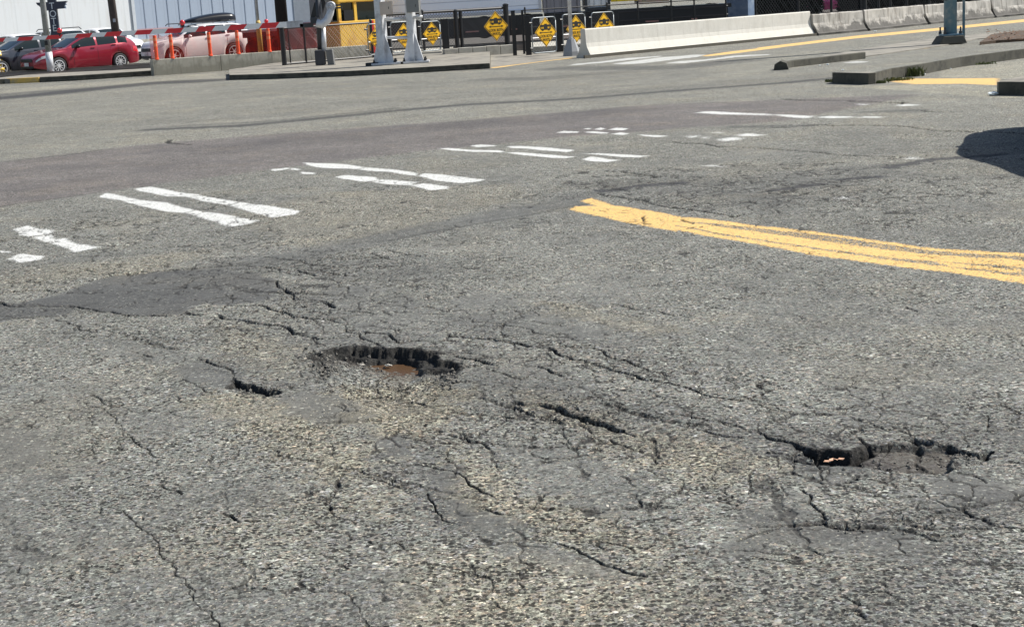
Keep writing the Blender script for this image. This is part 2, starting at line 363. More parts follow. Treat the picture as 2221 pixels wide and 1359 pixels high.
    # ---- cracks
    C = [(c11, [(30, 158), (340, 145), (640, 152), (780, 172), (900, 178), (960, 195), (1045, 218)], .020),
         (c11, [(735, 262), (760, 310), (850, 370), (885, 430), (960, 435), (1080, 440), (1200, 490)], .032),
         (c11, [(1280, 515), (1460, 528), (1540, 542)], .018), (c11, [(1600, 520), (1665, 548)], .012),
         (c11, [(260, 540), (290, 570), (410, 580), (520, 600), (640, 620), (760, 632), (850, 665), (950, 700), (1080, 725), (1300, 715)], .026),
         (c11, [(360, 465), (440, 465), (600, 470), (680, 495), (790, 525), (880, 560), (1020, 578), (1150, 580), (1250, 608)], .022),
         (c11, [(1030, 580), (1050, 625)], .014), (c11, [(0, 520), (60, 538), (130, 540)], .03),
         (c11, [(1430, 675), (1520, 685), (1640, 692), (1720, 750), (1800, 738), (1890, 740)], .024),
         (c11, [(1290, 650), (1400, 690), (1540, 760), (1610, 800)], .016),
         (c11, [(110, 890), (200, 930), (340, 965), (400, 1010), (410, 1060)], .018), (c11, [(410, 325), (500, 330)], .012),
         (c11, [(1640, 10), (1780, 50), (1900, 75)], .012), (c11, [(1500, 40), (1650, 90), (1700, 100)], .012),
         (c5, [(1170, 470), (1370, 440)], .014), (c5, [(1650, 370), (1700, 395), (1800, 400), (1900, 400), (2000, 420), (2221, 440)], .022),
         (c5, [(1550, 570), (1680, 580), (2000, 490)], .018), (c5, [(1700, 590), (1900, 620), (2080, 670)], .022),
         (c6, [(0, 325), (100, 340), (250, 350), (350, 380), (420, 390), (540, 415), (700, 425), (780, 480), (900, 520), (1050, 545), (1200, 590), (1300, 615), (1420, 655), (1600, 690), (1750, 720), (1900, 770), (2100, 810), (2240, 830)], .024),
         (c6, [(50, 180), (90, 215), (200, 210), (450, 250), (580, 300), (700, 325), (830, 340), (900, 365), (1000, 370)], .012),
         (c6, [(300, 350), (450, 320), (600, 315)], .01),
         (c6, [(780, 410), (900, 425), (1050, 435), (1150, 460), (1180, 490), (1320, 530), (1400, 570)], .015),
         (c6, [(1200, 70), (1350, 95), (1500, 115), (1600, 125), (1760, 162)], .013), (c6, [(1590, 605), (1650, 640), (1800, 630), (1880, 620)], .010),
         (c6, [(1600, 700), (1500, 760)], .010), (c6, [(1900, 545), (2150, 575), (2221, 600)], .010),
         (c6, [(0, 500), (100, 520), (250, 550)], .022), (c6, [(600, 570), (700, 600), (820, 650)], .02),
         (c6, [(1290, 1080), (1400, 1120)], .016), (c6, [(1480, 1135), (1540, 1190), (1590, 1280)], .016),
         (c6, [(1190, 1150), (1320, 1200), (1480, 1250), (1550, 1250), (1580, 1320)], .012), (c6, [(0, 1080), (100, 1180)], .016),
         (c6, [(1950, 1080), (2100, 1110), (2240, 1120)], .016),
         (c7, [(-200, 170), (0, 210), (100, 250), (250, 295)], .014),
         (c7, [(1750, 290), (1900, 240), (2100, 235), (2221, 210), (2500, 160)], .015), (c7, [(1100, 170), (1180, 185), (1350, 205), (1500, 220)], .010),
         (c7, [(930, 290), (1000, 350), (1130, 350), (1220, 330)], .012), (c7, [(1640, 350), (1700, 380), (1760, 400)], .016),
         (c7, [(1830, 570), (1940, 625)], .014), (c7, [(2080, 625), (2300, 655)], .010), (c7, [(1680, 555), (1820, 560)], .014),
         (c7, [(500, 690), (560, 780), (660, 870), (690, 930)], .012), (c7, [(0, 1120), (150, 1050), (300, 1010), (400, 965), (620, 960)], .012),
         (c7, [(1900, 800), (2000, 780), (2150, 765), (2240, 715), (2500, 640)], .022), (c7, [(1420, 1040), (1560, 1110)], .015),
         (c8, [(560, 0), (700, 60), (750, 130), (830, 210), (950, 300)], .008), (c8, [(980, 480), (1050, 510), (1110, 540)], .010),
         (c8, [(760, 640), (800, 690), (870, 770), (930, 800), (970, 860), (1010, 930), (1080, 1000), (1140, 1060), (1170, 1150), (1230, 1230), (1300, 1260), (1340, 1340), (1400, 1450)], .007),
         (c9, [(310, 390), (440, 400), (560, 430), (650, 460)], .010), (c9, [(170, 600), (230, 650), (310, 685), (480, 690)], .008),
         (c9, [(700, 310), (840, 330), (980, 360), (1060, 420), (1130, 470), (1200, 500)], .014), (c9, [(800, 500), (950, 520), (1060, 490)], .01),
         (c9, [(830, 560), (870, 620), (920, 660)], .016), (c9, [(1160, 580), (1250, 610)], .016), (c9, [(780, 480), (840, 600)], .012),
         (c9, [(1240, 800), (1340, 790), (1420, 770), (1500, 775), (1620, 795), (1740, 830), (1830, 890), (1900, 945), (1990, 975), (2070, 1010), (2140, 1025), (2191, 1035)], .012),
         (c10, [(0, 910), (50, 915), (150, 900), (300, 850), (400, 790), (450, 750)], .009),
         (c4, [(0, 290), (60, 320), (330, 320), (480, 318), (620, 335), (740, 355), (900, 375), (1080, 380)], .026),
         (c4, [(-200, 450), (0, 410), (150, 395), (420, 375)], .022), (c4, [(350, 400), (450, 430), (600, 480)], .012),
         (c4, [(520, 160), (640, 140), (700, 120), (900, 85), (1250, 70)], .018), (c4, [(980, 570), (1080, 590)], .022), (c4, [(920, 635), (1000, 650)], .016),
         (c4, [(1000, 720), (1100, 700), (1180, 700)], .010), (c4, [(1150, 900), (1160, 930), (1200, 935)], .010), (c4, [(1170, 790), (1260, 820), (1380, 890)], .010),
         (c4, [(-100, 250), (0, 230), (130, 215), (290, 205), (350, 215)], .03),
         (c1, [(-100, 1090), (0, 1070), (180, 1045), (400, 1010), (600, 970), (700, 945)], .018), (c1, [(840, 1120), (990, 1105)], .02),
         (c2, [(1880, 620), (2000, 640), (2110, 665)], .03), (c2, [(1750, 760), (1850, 775), (2000, 800), (2221, 850)], .03),
         (c3, [(0, 845), (200, 870), (300, 885), (380, 900), (480, 880), (660, 830)], .045), (c3, [(0, 430), (200, 440), (500, 465), (900, 490), (1300, 520), (1500, 530)], .030),
         (c3, [(560, 345), (900, 325), (1500, 340), (1900, 370), (2400, 395)], .022), (c3, [(940, 710), (1050, 722)], .02),
         (c3, [(700, 160), (1100, 170), (1400, 185)], .04), (c3, [(1580, 238), (1760, 243)], .05), (c3, [(1410, 186), (1480, 184)], .10),
         (c2, [(2030, 900), (2070, 950)], .014), (c3, [(50, 915), (130, 945)], .012), (c1, [(1080, 425), (1210, 450)], .02)]
    for fn, pts, wd in C: crk(fn, pts, wd, min(.022, wd * .9))
    for fn, pts, wd in ((c7, [(640, 960), (800, 990), (1000, 980), (1200, 1000), (1400, 1030)], .045), (c7, [(1480, 860), (1700, 850), (1900, 800)], .05),
                        (c7, [(1200, 950), (1450, 900), (1700, 900)], .05), (c7, [(2050, 990), (2221, 1020), (2400, 1030)], .035),
                        (c7, [(780, 630), (900, 605), (990, 580)], .04), (c6, [(1100, 850), (1330, 910), (1500, 960), (1900, 1040)], .05),
                        (c6, [(60, 800), (250, 850), (450, 900), (800, 1020)], .05), (c11, [(1280, 90), (1500, 80), (1800, 60)], .06),
                        (c11, [(1010, 850), (1100, 950), (1070, 1080)], .07), (c11, [(640, 60), (900, 100), (1250, 150)], .05),
                        (c4, [(850, 520), (1000, 560), (1150, 600)], .05), (c9, [(250, 380), (170, 500), (170, 600)], .03),
                        (c9, [(700, 40), (900, 100), (1150, 170), (1250, 330)], .03)):
        crk(fn, pts, wd, .014, 1)
    crk(c6, [(400, 850), (520, 870), (640, 860), (750, 890)], .035, .03)
    crk(c6, [(750, 885), (840, 935), (960, 970), (1080, 1010), (1200, 1045), (1290, 1080)], .060, .045)
    crk(c7, [(250, 295), (420, 335), (520, 375)], .04, .035); crk(c7, [(1380, 318), (1470, 325)], .05, .04)
    crk(c7, [(1740, 395), (1800, 420), (1890, 440), (1950, 400)], .05, .045)
    crk(c7, [(1090, 505), (1160, 545), (1300, 545), (1590, 548), (1630, 520)], .035, .035)
    crk(c7, [(440, 465), (640, 490), (1000, 503)], .022, .03)
    # ---- fine map cracking between the big cracks
    def worley(ii, size, seed, str_=1.0):
        x = (X[ii] + warpx[ii] * .07) / size; y = (Y[ii] + warpy[ii] * .07) / (size * str_)
        xi = np.floor(x).astype(np.int64); yi = np.floor(y).astype(np.int64)
        f1 = np.full(len(ii), 9., np.float32); f2 = f1.copy()
        for a in (-1, 0, 1):
            for b_ in (-1, 0, 1):
                jx = _H[(xi + a + seed) & 255, (yi + b_) & 255]; jy = _H[(yi + b_ + seed * 3) & 255, (xi + a + 77) & 255]
                dd = (xi + a + jx - x) ** 2 + ((yi + b_ + jy - y)) ** 2
                f2 = np.where(dd < f1, f1, np.minimum(f2, dd)); f1 = np.minimum(f1, dd)
        return (np.sqrt(f2) - np.sqrt(f1)) * size * .5
    M = np.zeros(N, np.float32)
    for pts_, v_ in (([(400, 560), (750, 540), (1000, 640), (1350, 720), (1700, 840), (2221, 880), (2300, 1010), (1900, 1020), (1550, 960), (1250, 980), (1000, 920), (700, 900), (350, 720)], 1),
                     ([(0, 560), (500, 560), (700, 700), (400, 760), (0, 720)], .5), ([(600, 880), (1250, 900), (1500, 1120), (1300, 1280), (900, 1240), (640, 1080)], .7),
                     ([(1450, 960), (2221, 960), (2300, 1250), (1800, 1200), (1400, 1120)], .65), ([(1250, 370), (1800, 350), (2221, 400), (1900, 500), (1300, 440)], .5), ([(100, 850), (450, 850), (600, 1359), (200, 1359)], .35),
                     ([(0, 480), (650, 470), (900, 560), (200, 600)], .3)):
        p = W2(pts_); ii = sub(p, .6); s_ = poly_sd(X[ii] + warpx[ii] * .5, Y[ii] + warpy[ii] * .5, p)
        M[ii] = np.maximum(M[ii], sstep(.25, -.25, s_) * v_)
    ii = np.nonzero((Y < 15) & (np.abs(X) < 8))[0]
    for size, str_, seed, wd, dep, thr in ((.34, 1.0, 11, .0055, .010, .50), (.15, 1.0, 41, .0040, .006, .60), (.95, 1.3, 71, .0060, .010, .42)):
        e_ = worley(ii, size, seed, str_)
        br = fbm(X[ii], Y[ii], 1.9 / size ** .5, 3, seed)
        msk = sstep(thr + .10, thr - .04, br + (.30 * (1 - M[ii]))) if size < .9 else sstep(.40, .62, br) * (.35 + .65 * M[ii])
        lw = np.maximum(wd * (.4 + 1.0 * vnoise(X[ii] * 19, Y[ii] * 19)), Y[ii] ** 2 * .55e-4)
        g = sstep(lw * 1.3, lw * .6, e_) * msk * sstep(.25, .5, ragged[ii] + .12)
        Z[ii] -= g * dep; A['crack'][ii] = np.maximum(A['crack'][ii], g * .85)
        A['rough'][ii] = np.maximum(A['rough'][ii], sstep(.03, 0, e_) * msk * .4)
    # soft dark strokes round the worst breaks
    for pts_, wd, v_ in (([(1640, 945), (1800, 965), (1900, 975), (2080, 960), (2221, 930)], .16, .34), ([(1720, 970), (1800, 985), (1900, 985)], .09, .6), ([(1640, 1000), (1780, 985)], .10, .25), ([(1760, 1135), (1900, 1130), (2050, 1115), (2221, 1075)], .10, .34),
                         ([(690, 780), (760, 745), (900, 745), (1000, 780), (1080, 800)], .14, .28), ([(1050, 830), (1250, 860), (1450, 900), (1650, 950)], .12, .26), ([(1130, 880), (1300, 905), (1420, 960)], .10, .3),
                         ([(860, 960), (940, 1050), (960, 1120)], .08, .28), ([(600, 620), (640, 660), (720, 680)], .10, .25), ([(1000, 700), (1300, 760), (1500, 820)], .12, .18), ([(480, 780), (560, 840), (620, 850)], .08, .25),
                         ([(2080, 1200), (2000, 1260), (1990, 1359)], .08, .3), ([(1500, 1359), (1700, 1290), (1950, 1300)], .12, .16), ([(1900, 920), (2221, 905)], .2, .15)):
        stroke('dark', pts_, wd, v_, 1.2, .2, 0)
    # ---- potholes
    def hole(pts, dep, edge=.02, w=.03):
        p = W2(pts); ii = sub(p, .3)
        s = poly_sd(X[ii] + warpx[ii] * w * 1.6, Y[ii] + warpy[ii] * w * 1.6, p)
        g = sstep(.004, -edge, s)
        Z[ii] -= g * dep * (.8 + .4 * mid[ii]) 
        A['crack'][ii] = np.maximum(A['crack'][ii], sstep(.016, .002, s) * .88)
    hole(c7([(400, 338), (520, 365), (660, 385), (800, 395), (860, 402), (1000, 345), (1060, 375), (940, 430), (1080, 508), (800, 500), (640, 492), (560, 440), (470, 385)]), .065)
    hole([(505, 833), (512, 826), (545, 836), (575, 846), (606, 850), (608, 857), (580, 862), (545, 853), (515, 845)], .05, .02, .08)
    hole(c3([(1405, 186), (1440, 180), (1485, 184), (1450, 193)]), .05, .04)
    back = [(676, 800), (688, 775), (712, 757), (760, 753), (800, 754), (838, 755), (862, 753), (905, 758), (946, 763), (952, 778), (972, 784), (990, 790), (992, 815), (986, 832)]
    front = [(965, 858), (920, 890), (840, 905), (760, 880), (705, 840)]
    p = W2(back + front); ii = sub(p, .4)
    xw = X[ii] + warpx[ii] * .09 + (fbm(X[ii], Y[ii], 12, 2, 14) - .5) * .07; yw = Y[ii] + warpy[ii] * .09 + (fbm(X[ii], Y[ii], 12, 2, 15) - .5) * .05
    s = poly_sd(xw, yw, p)
    db = seg_dist(xw, yw, W2(back)); df = seg_dist(X[ii] + warpx[ii] * .1, Y[ii] + warpy[ii] * .1, W2([(676, 810)] + front[::-1] + [(986, 832)]))
    inside = s < 0
    lowf = fbm(X[ii], Y[ii], 8, 2, 19)
    d = (.060 * sstep(0, .020, db) + .045 * sstep(.02 + .06 * lowf, .045 + .07 * lowf, db)) * np.clip(df / .62, 0, 1) ** .9
    xl, xr_ = G(690, 790).x, G(790, 790).x
    d = d * (.58 + .42 * sstep(xl, xr_, xw))
    d = np.where(inside, d, 0) * (1 - .26 * sstep(-.66, -.42, xw))
    dl = np.where(inside, 1, 0) * sstep(.02, .1, db)
    Z[ii] -= d * (1 + .10 * (ragged[ii] - .5)) + inside * (fbm(X[ii], Y[ii], 25, 3, 3) - .5) * .02 * sstep(0, .1, df) * sstep(.05, .16, db)
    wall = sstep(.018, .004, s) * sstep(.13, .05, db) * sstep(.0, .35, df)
    A['crack'][ii] = np.maximum(A['crack'][ii], wall * .96)  # shade of the pothole's back wall, painted in as dark colour
    A['wet'][ii] = np.maximum(A['wet'][ii], inside * sstep(.045, .08, d) * .8)
    A['rough'][ii] = np.maximum(A['rough'][ii], sstep(.1, -.05, s))
    # ---- build the mesh
    me = bpy.data.meshes.new('road')
    co_ = np.empty((N, 3), np.float32); co_[:, 0] = X; co_[:, 1] = Y; co_[:, 2] = Z
    me.vertices.add(N); me.vertices.foreach_set('co', co_.ravel())
    idx = np.arange(N, dtype=np.int32).reshape(ny, nx)
    q = np.stack([idx[:-1, :-1], idx[:-1, 1:], idx[1:, 1:], idx[1:, :-1]], -1).reshape(-1, 4)
    nf = q.shape[0]
    me.loops.add(nf * 4); me.loops.foreach_set('vertex_index', q.ravel())
    me.polygons.add(nf); me.polygons.foreach_set('loop_start', np.arange(nf, dtype=np.int32) * 4)
    me.update(calc_edges=True)
    me.polygons.foreach_set('use_smooth', np.ones(nf, bool))
    for k, v in A.items():
        a = me.attributes.new(k, 'FLOAT', 'POINT'); a.data.foreach_set('value', v.astype(np.float32))
    o = bpy.data.objects.new('road', me); COL.objects.link(o); o['kind'] = 'structure'
    me.materials.append(road_material())
    return o
def road_material():
    t = NT('asphalt')
    ob = t.obj()
    A = {k: t.attr(k) for k in ('crack', 'smooth', 'warm', 'purple', 'dark', 'white', 'yellow', 'lite', 'rough', 'wet')}
    v1 = t.vor(78); v2 = t.vor(190); v3 = t.vor(42)
    s1 = t.n('ShaderNodeSeparateColor'); t.l(v1.outputs['Color'], s1.inputs[0])
    s2 = t.n('ShaderNodeSeparateColor'); t.l(v2.outputs['Color'], s2.inputs[0])
    s3 = t.n('ShaderNodeSeparateColor'); t.l(v3.outputs['Color'], s3.inputs[0])
    stone = t.ramp(s1.outputs[0], [(0, .015), (.16, .028), (.26, .11), (.5, .16), (.78, .23), (.93, .34), (1, .55)])
    fine = t.ramp(s2.outputs[0], [(0, .025), (.2, .085), (.55, .16), (.86, .25), (1, .42)])
    nm = t.noise(9, 4, .65)
    pick = t.ramp(t.math('ADD', t.math('MULTIPLY', s3.outputs[1], .35), t.math('MULTIPLY', nm, .65)), [(.38, 0), (.60, 1)])
    base = t.mix(pick, fine, stone)
    # hue of single stones
    hue = t.ramp(s1.outputs[1], [(0, (1.02, 1.01, .93)), (.35, (.97, 1.02, .97)), (.6, (1.1, 1.0, .88)), (.8, (.98, .98, 1.05)), (1, (1.18, .98, .84))])
    base = t.mix(1.0, base, hue, 'MULTIPLY')
    # tar matrix and pits
    pit = t.math('MULTIPLY', t.ramp(t.noise(70, 3, .7), [(.54, 0), (.61, 1)]), t.math('ADD', t.math('MULTIPLY', A['rough'], .55), .42))
    vp = t.vor(47); sp_ = t.n('ShaderNodeSeparateColor'); t.l(vp.outputs['Color'], sp_.inputs[0])
    vw = t.vor(105); sw = t.n('ShaderNodeSeparateColor'); t.l(vw.outputs['Color'], sw.inputs[0])
    dens = t.ramp(t.noise(3.2, 4, .65), [(.35, .0), (.65, .16)])
    thr = t.math('SUBTRACT', t.math('SUBTRACT', .835, t.math('MULTIPLY', A['rough'], .22)), dens)
    blob = t.math('MULTIPLY', t.math('GREATER_THAN', sp_.outputs[0], thr), t.ramp(vp.outputs['Distance'], [(.34, 1), (.50, 0)]))
    pit = t.math('MAXIMUM', pit, blob)
    wblob = t.math('MULTIPLY', t.math('GREATER_THAN', sw.outputs[1], t.math('SUBTRACT', .972, t.math('MULTIPLY', A['rough'], .05))), t.ramp(vw.outputs['Distance'], [(.25, 1), (.42, 0)]))
    # smooth worn asphalt
    sm = t.ramp(t.noise(160, 2, .7), [(.3, .085), (.7, .135)])
    sm = t.mix(1.0, sm, (1.0, .985, .985), 'MULTIPLY')
    spk = t.ramp(s1.outputs[2], [(.965, 0), (.985, .8)])
    sm = t.mix(spk, sm, (.42, .42, .40))
    smf = t.math('MULTIPLY', A['smooth'], .82)
    base = t.mix(smf, base, sm)
    base = t.mix(t.math('MULTIPLY', pit, t.math('SUBTRACT', 1.0, t.math('MULTIPLY', A['smooth'], .6))), base, (.024, .023, .021))
    base = t.mix(t.math('MULTIPLY', wblob, .85), base, t.mix(sw.outputs[2], (.62, .60, .52), (.42, .36, .27)))
    # warm exposed aggregate
    wm = t.mix(1.0, base, (1.32, 1.23, 1.08), 'MULTIPLY')
    base = t.mix(A['warm'], base, wm)
    base = t.mix(A['purple'], base, t.mix(1.0, base, (.97, .89, .92), 'MULTIPLY'))
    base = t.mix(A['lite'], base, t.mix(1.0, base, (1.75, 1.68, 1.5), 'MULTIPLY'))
    # large soft variation and faint lengthwise wear
    big = t.ramp(t.noise(.9, 4, .6), [(.3, .88), (.7, 1.16)])
    base = t.mix(1.0, base, big, 'MULTIPLY')
    base = t.mix(1.0, base, (.915, .93, .865), 'MULTIPLY')
    md = t.ramp(t.noise(5.5, 5, .7), [(.3, .84), (.7, 1.18)])
    base = t.mix(1.0, base, md, 'MULTIPLY')
    base = t.mix(t.math('MULTIPLY', A['wet'], .75), base, (.075, .055, .038))
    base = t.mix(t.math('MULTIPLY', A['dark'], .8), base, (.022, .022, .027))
    # paint, worn away in flakes
    rag = t.math('SUBTRACT', t.noise(75, 4, .8), .5); rag2 = t.math('SUBTRACT', t.noise(27, 4, .75), .5)
    e = t.math('ADD', t.math('MULTIPLY', rag, 6.0), t.math('MULTIPLY', rag2, 2.9))
    def worn(k, hi, mul):
        a_ = t.math('ADD', t.math('MULTIPLY', t.math('SUBTRACT', A[k], .5), mul), .5)
        a_ = t.math('MINIMUM', a_, hi)
        f_ = t.ramp(t.math('ADD', a_, e), [(.42, 0), (.62, 1)])
        return t.math('MULTIPLY', f_, t.ramp(A[k], [(.30, 0), (.44, 1)]))
    wf = worn('white', 1.0, 6.0); yf = worn('yellow', 1.0, 6.0)
    grain = t.ramp(t.noise(45, 3, .7), [(.3, .88), (.6, 1.0)])
    base = t.mix(wf, base, t.mix(1.0, (.60, .60, .57), grain, 'MULTIPLY'))
    base = t.mix(yf, base, t.mix(1.0, (.70, .45, .16), grain, 'MULTIPLY'))
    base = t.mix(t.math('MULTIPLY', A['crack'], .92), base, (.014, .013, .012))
    t.l(base, t.b.inputs['Base Color'])
    t.b.inputs['Roughness'].default_value = .88
    t.b.inputs['Specular IOR Level'].default_value = .28
    pf = t.math('MAXIMUM', wf, yf)
    h = t.math('ADD', t.math('MULTIPLY', t.math('SUBTRACT', 1.0, v1.outputs['Distance']), .6), t.math('MULTIPLY', s1.outputs[0], .5))
    h = t.math('ADD', h, t.math('MULTIPLY', pit, -1.2))
    h = t.math('MULTIPLY', h, t.math('SUBTRACT', 1.0, t.math('MULTIPLY', t.math('MAXIMUM', smf, pf), .75)))
    t.bump(h, .55, .006)
    return t.m
road = build_road()
# land around and below the road sheet
def flat(name, pts, z, mat, kind='structure'):
    me = bpy.data.meshes.new(name); me.from_pydata([(x, y, z) for x, y in pts], [], [tuple(range(len(pts)))]); me.materials.append(mat)
    o = bpy.data.objects.new(name, me); COL.objects.link(o); o['kind'] = kind; return o
flat('ground', [(-2500, -2500), (2500, -2500), (2500, 2500), (-2500, 2500)], -.16, plain('ground_asphalt', (.13, .13, .125), .9, scale=.4, bump=.01))
# muddy water standing in the pothole
def puddle_material():
    t = NT('muddy_water'); t.b.inputs['Base Color'].default_value = (.085, .05, .028, 1)
    t.b.inputs['Roughness'].default_value = .25; t.b.inputs['Specular IOR Level'].default_value = .15
    t.bump(t.noise(30, 2), .08, .002); return t.m
flat('puddle', [tuple(G(x, y)[:2]) for x, y in [(680, 785), (720, 760), (890, 760), (940, 790), (900, 840), (860, 850), (760, 860), (690, 830)]], -.072, puddle_material())
# ------------------------------------------------------------------ mesh helpers
def thing(name, label, cat, loc=(0, 0, 0), rotz=0.0, group=None):
    o = bpy.data.objects.new(name, None); COL.objects.link(o)
    o.location = loc; o.rotation_euler = (0, 0, rotz); o.empty_display_size = .2
    o['label'] = label; o['category'] = cat
    if group: o['group'] = group
    return o
def tag(o, label, cat, group=None, kind=None):
    o['label'] = label; o['category'] = cat
    if group: o['group'] = group
    if kind: o['kind'] = kind
    return o
def inv_of(t):
    return (Matrix.Translation(t.location) @ Matrix.Rotation(t.rotation_euler[2], 4, 'Z')).inverted()
class MB:
    def __init__(s): s.v = []; s.f = []; s.M = Matrix.Identity(4)
    def add(s, vs, fs):
        o = len(s.v); s.v += [s.M @ Vector(v) for v in vs]; s.f += [tuple(i + o for i in f) for f in fs]; return s
    def box(s, c, d, M=None):
        x, y, z = d[0] / 2, d[1] / 2, d[2] / 2
        vs = [Vector((a * x, b * y, e * z)) for e in (-1, 1) for b in (-1, 1) for a in (-1, 1)]
        if M is not None: vs = [M @ v for v in vs]
        vs = [v + Vector(c) for v in vs]
        return s.add(vs, [(0, 2, 3, 1), (4, 5, 7, 6), (0, 1, 5, 4), (2, 6, 7, 3), (0, 4, 6, 2), (1, 3, 7, 5)])
    def tube(s, pts, r, n=8, cap=True):
        pts = [Vector(p) for p in pts]; rs = r if isinstance(r, (list, tuple)) else [r] * len(pts)
        vs = []; fs = []; prev = None
        for i, p in enumerate(pts):
            a = pts[max(0, i - 1)]; b = pts[min(len(pts) - 1, i + 1)]; d = (b - a).normalized()
            if prev is None:
                u = d.orthogonal().normalized()
            else:
                u = (prev - d * prev.dot(d)).normalized()
            prev = u; w_ = d.cross(u)
            for k in range(n):
                an = 2 * math.pi * k / n
                vs.append(p + (u * math.cos(an) + w_ * math.sin(an)) * rs[i])
        for i in range(len(pts) - 1):
            for k in range(n):
                k2 = (k + 1) % n
                fs.append((i * n + k, i * n + k2, (i + 1) * n + k2, (i + 1) * n + k))
        if cap:
            fs.append(tuple(range(n))[::-1]); fs.append(tuple((len(pts) - 1) * n + k for k in range(n)))
        return s.add(vs, fs)
    def prism(s, poly, ext):            # planar polygon swept along ext
        n = len(poly); poly = [Vector(p) for p in poly]; e = Vector(ext)
        return s.add(poly + [p + e for p in poly], [tuple(range(n))[::-1], tuple(range(n, 2 * n))] + [(i, (i + 1) % n, n + (i + 1) % n, n + i) for i in range(n)])
    def lathe(s, prof, n=24, axis='Y', c=(0, 0, 0)):   # prof: (radius, along)
        vs = []; fs = []
        for r, a in prof:
            for k in range(n):
                an = 2 * math.pi * k / n; x, z = r * math.cos(an), r * math.sin(an)
                vs.append(Vector((x, a, z) if axis == 'Y' else (x, z, a)) + Vector(c))
        for i in range(len(prof) - 1):
            for k in range(n):
                k2 = (k + 1) % n; fs.append((i * n + k, i * n + k2, (i + 1) * n + k2, (i + 1) * n + k))
        return s.add(vs, fs)
    def grid(s, rows):
        n = len(rows[0]); vs = [p for r in rows for p in r]
        return s.add(vs, [(i * n + k, i * n + k + 1, (i + 1) * n + k + 1, (i + 1) * n + k) for i in range(len(rows) - 1) for k in range(n - 1)])
    def build(s, name, mat, parent=None, world=False, smooth=False, bevel=0, kind=None, label=None):
        vs = s.v
        if world and parent is not None:
            M = inv_of(parent); vs = [M @ v for v in vs]
        me = bpy.data.meshes.new(name); me.from_pydata([tuple(v) for v in vs], [], s.f)
        bm = bmesh.new(); bm.from_mesh(me); bmesh.ops.recalc_face_normals(bm, faces=bm.faces)
        if bevel:
            ed = [e for e in bm.edges if len(e.link_faces) == 2 and e.calc_face_angle(0) > .6]
            bmesh.ops.bevel(bm, geom=ed, offset=bevel, segments=2, affect='EDGES', profile=.6, clamp_overlap=True)
        bm.to_mesh(me); bm.free()
        if smooth: me.polygons.foreach_set('use_smooth', [True] * len(me.polygons))
        me.materials.append(mat); me.update()
        o = bpy.data.objects.new(name, me); COL.objects.link(o)
        if parent is not None: o.parent = parent
        if kind: o['kind'] = kind
        if label: o['label'] = label
        return o
def text_part(name, body, size, M, mat, parent, depth=.002, sx=1.0, width=None, bold=0.0):
    cu = bpy.data.curves.new(name, 'FONT'); cu.body = body; cu.size = size; cu.extrude = depth; cu.align_x = 'CENTER'; cu.align_y = 'CENTER'; cu.offset = bold
    tmp = bpy.data.objects.new(name, cu); COL.objects.link(tmp)
    bpy.context.view_layer.update()
    me = bpy.data.meshes.new_from_object(tmp.evaluated_get(bpy.context.evaluated_depsgraph_get()))
    bpy.data.objects.remove(tmp)
    me.name = name; me.transform(M @ Matrix.Diagonal((sx, 1, 1, 1)))
    me.materials.clear(); me.materials.append(mat)
    o = bpy.data.objects.new(name, me); COL.objects.link(o); o.parent = parent
    return o
# ------------------------------------------------------------------ materials
MT = {}
MT['white_paint'] = plain('white_paint', (.72, .73, .73), .45, var=.08, dirt=(.42, .40, .36), dscale=2)
MT['red_paint'] = plain('red_reflective', (.55, .03, .035), .5, var=.1, dirt=(.40, .08, .06), dscale=5)
MT['galv'] = plain('galvanised_steel', (.50, .51, .53), .5, .35, var=.15, scale=9, dirt=(.28, .28, .29), dscale=4)
MT['galv_lite'] = plain('pale_galvanised_steel', (.66, .67, .69), .45, .2, var=.12, scale=9, dirt=(.40, .40, .40), dscale=3)
MT['dark_steel'] = plain('dark_steel', (.05, .052, .058), .5, .3, var=.3)
MT['black'] = plain('black_coated_steel', (.012, .012, .014), .42, 0, var=.3)
MT['rubber'] = plain('tyre_rubber', (.018, .018, .019), .8, var=.3)
MT['alloy'] = plain('alloy', (.70, .70, .70), .35, .3, var=.08)
MT['concrete'] = plain('concrete', (.46, .44, .38), .9, var=.16, scale=3, bump=.006, dirt=(.28, .26, .22), dscale=1.6)
MT['concrete_new'] = plain('pale_concrete', (.56, .535, .475), .9, var=.10, scale=2.5, bump=.004, dirt=(.44, .415, .37), dscale=1.1)
MT['kerb'] = plain('weathered_shaded_kerb', (.085, .08, .062), .92, var=.3, scale=5, bump=.008, dirt=(.03, .03, .024), dscale=3)  # real grime plus the shade on kerb faces, put into one dark colour
MT['slab'] = plain('old_pavement', (.25, .23, .19), .92, var=.22, scale=2.5, bump=.004, dirt=(.11, .10, .085), dscale=1.4)
MT['yellow_paint'] = plain('yellow_paint', (.68, .44, .10), .6, var=.12, dirt=(.42, .33, .18), dscale=4)
MT['sign_yellow'] = plain('sign_yellow', (.98, .54, .012), .45, var=.03, dirt=(.92, .46, .01), dscale=3)
MT['sign_black'] = plain('sign_black', (.02, .018, .015), .5)
MT['orange'] = plain('orange_plastic', (.85, .10, .03), .5, var=.1)
MT['glass'] = plain('tinted_glass', (.012, .02, .02), .03, 0, var=.2, spec=.5)
MT['lamp_red'] = plain('red_lens', (.60, .02, .03), .2, coat=1)
MT['lamp_clear'] = plain('clear_lens', (.62, .62, .60), .12, .3, coat=1)
MT['leaf'] = plain('leaf', (.045, .07, .025), .8, var=.5, scale=3)
MT['dark_leaf'] = plain('dark_leaf', (.012, .018, .010), 1, var=.6, scale=2, spec=.05)
MT['wood'] = plain('creosoted_wood', (.075, .06, .052), .9, var=.35, scale=8, bump=.01)
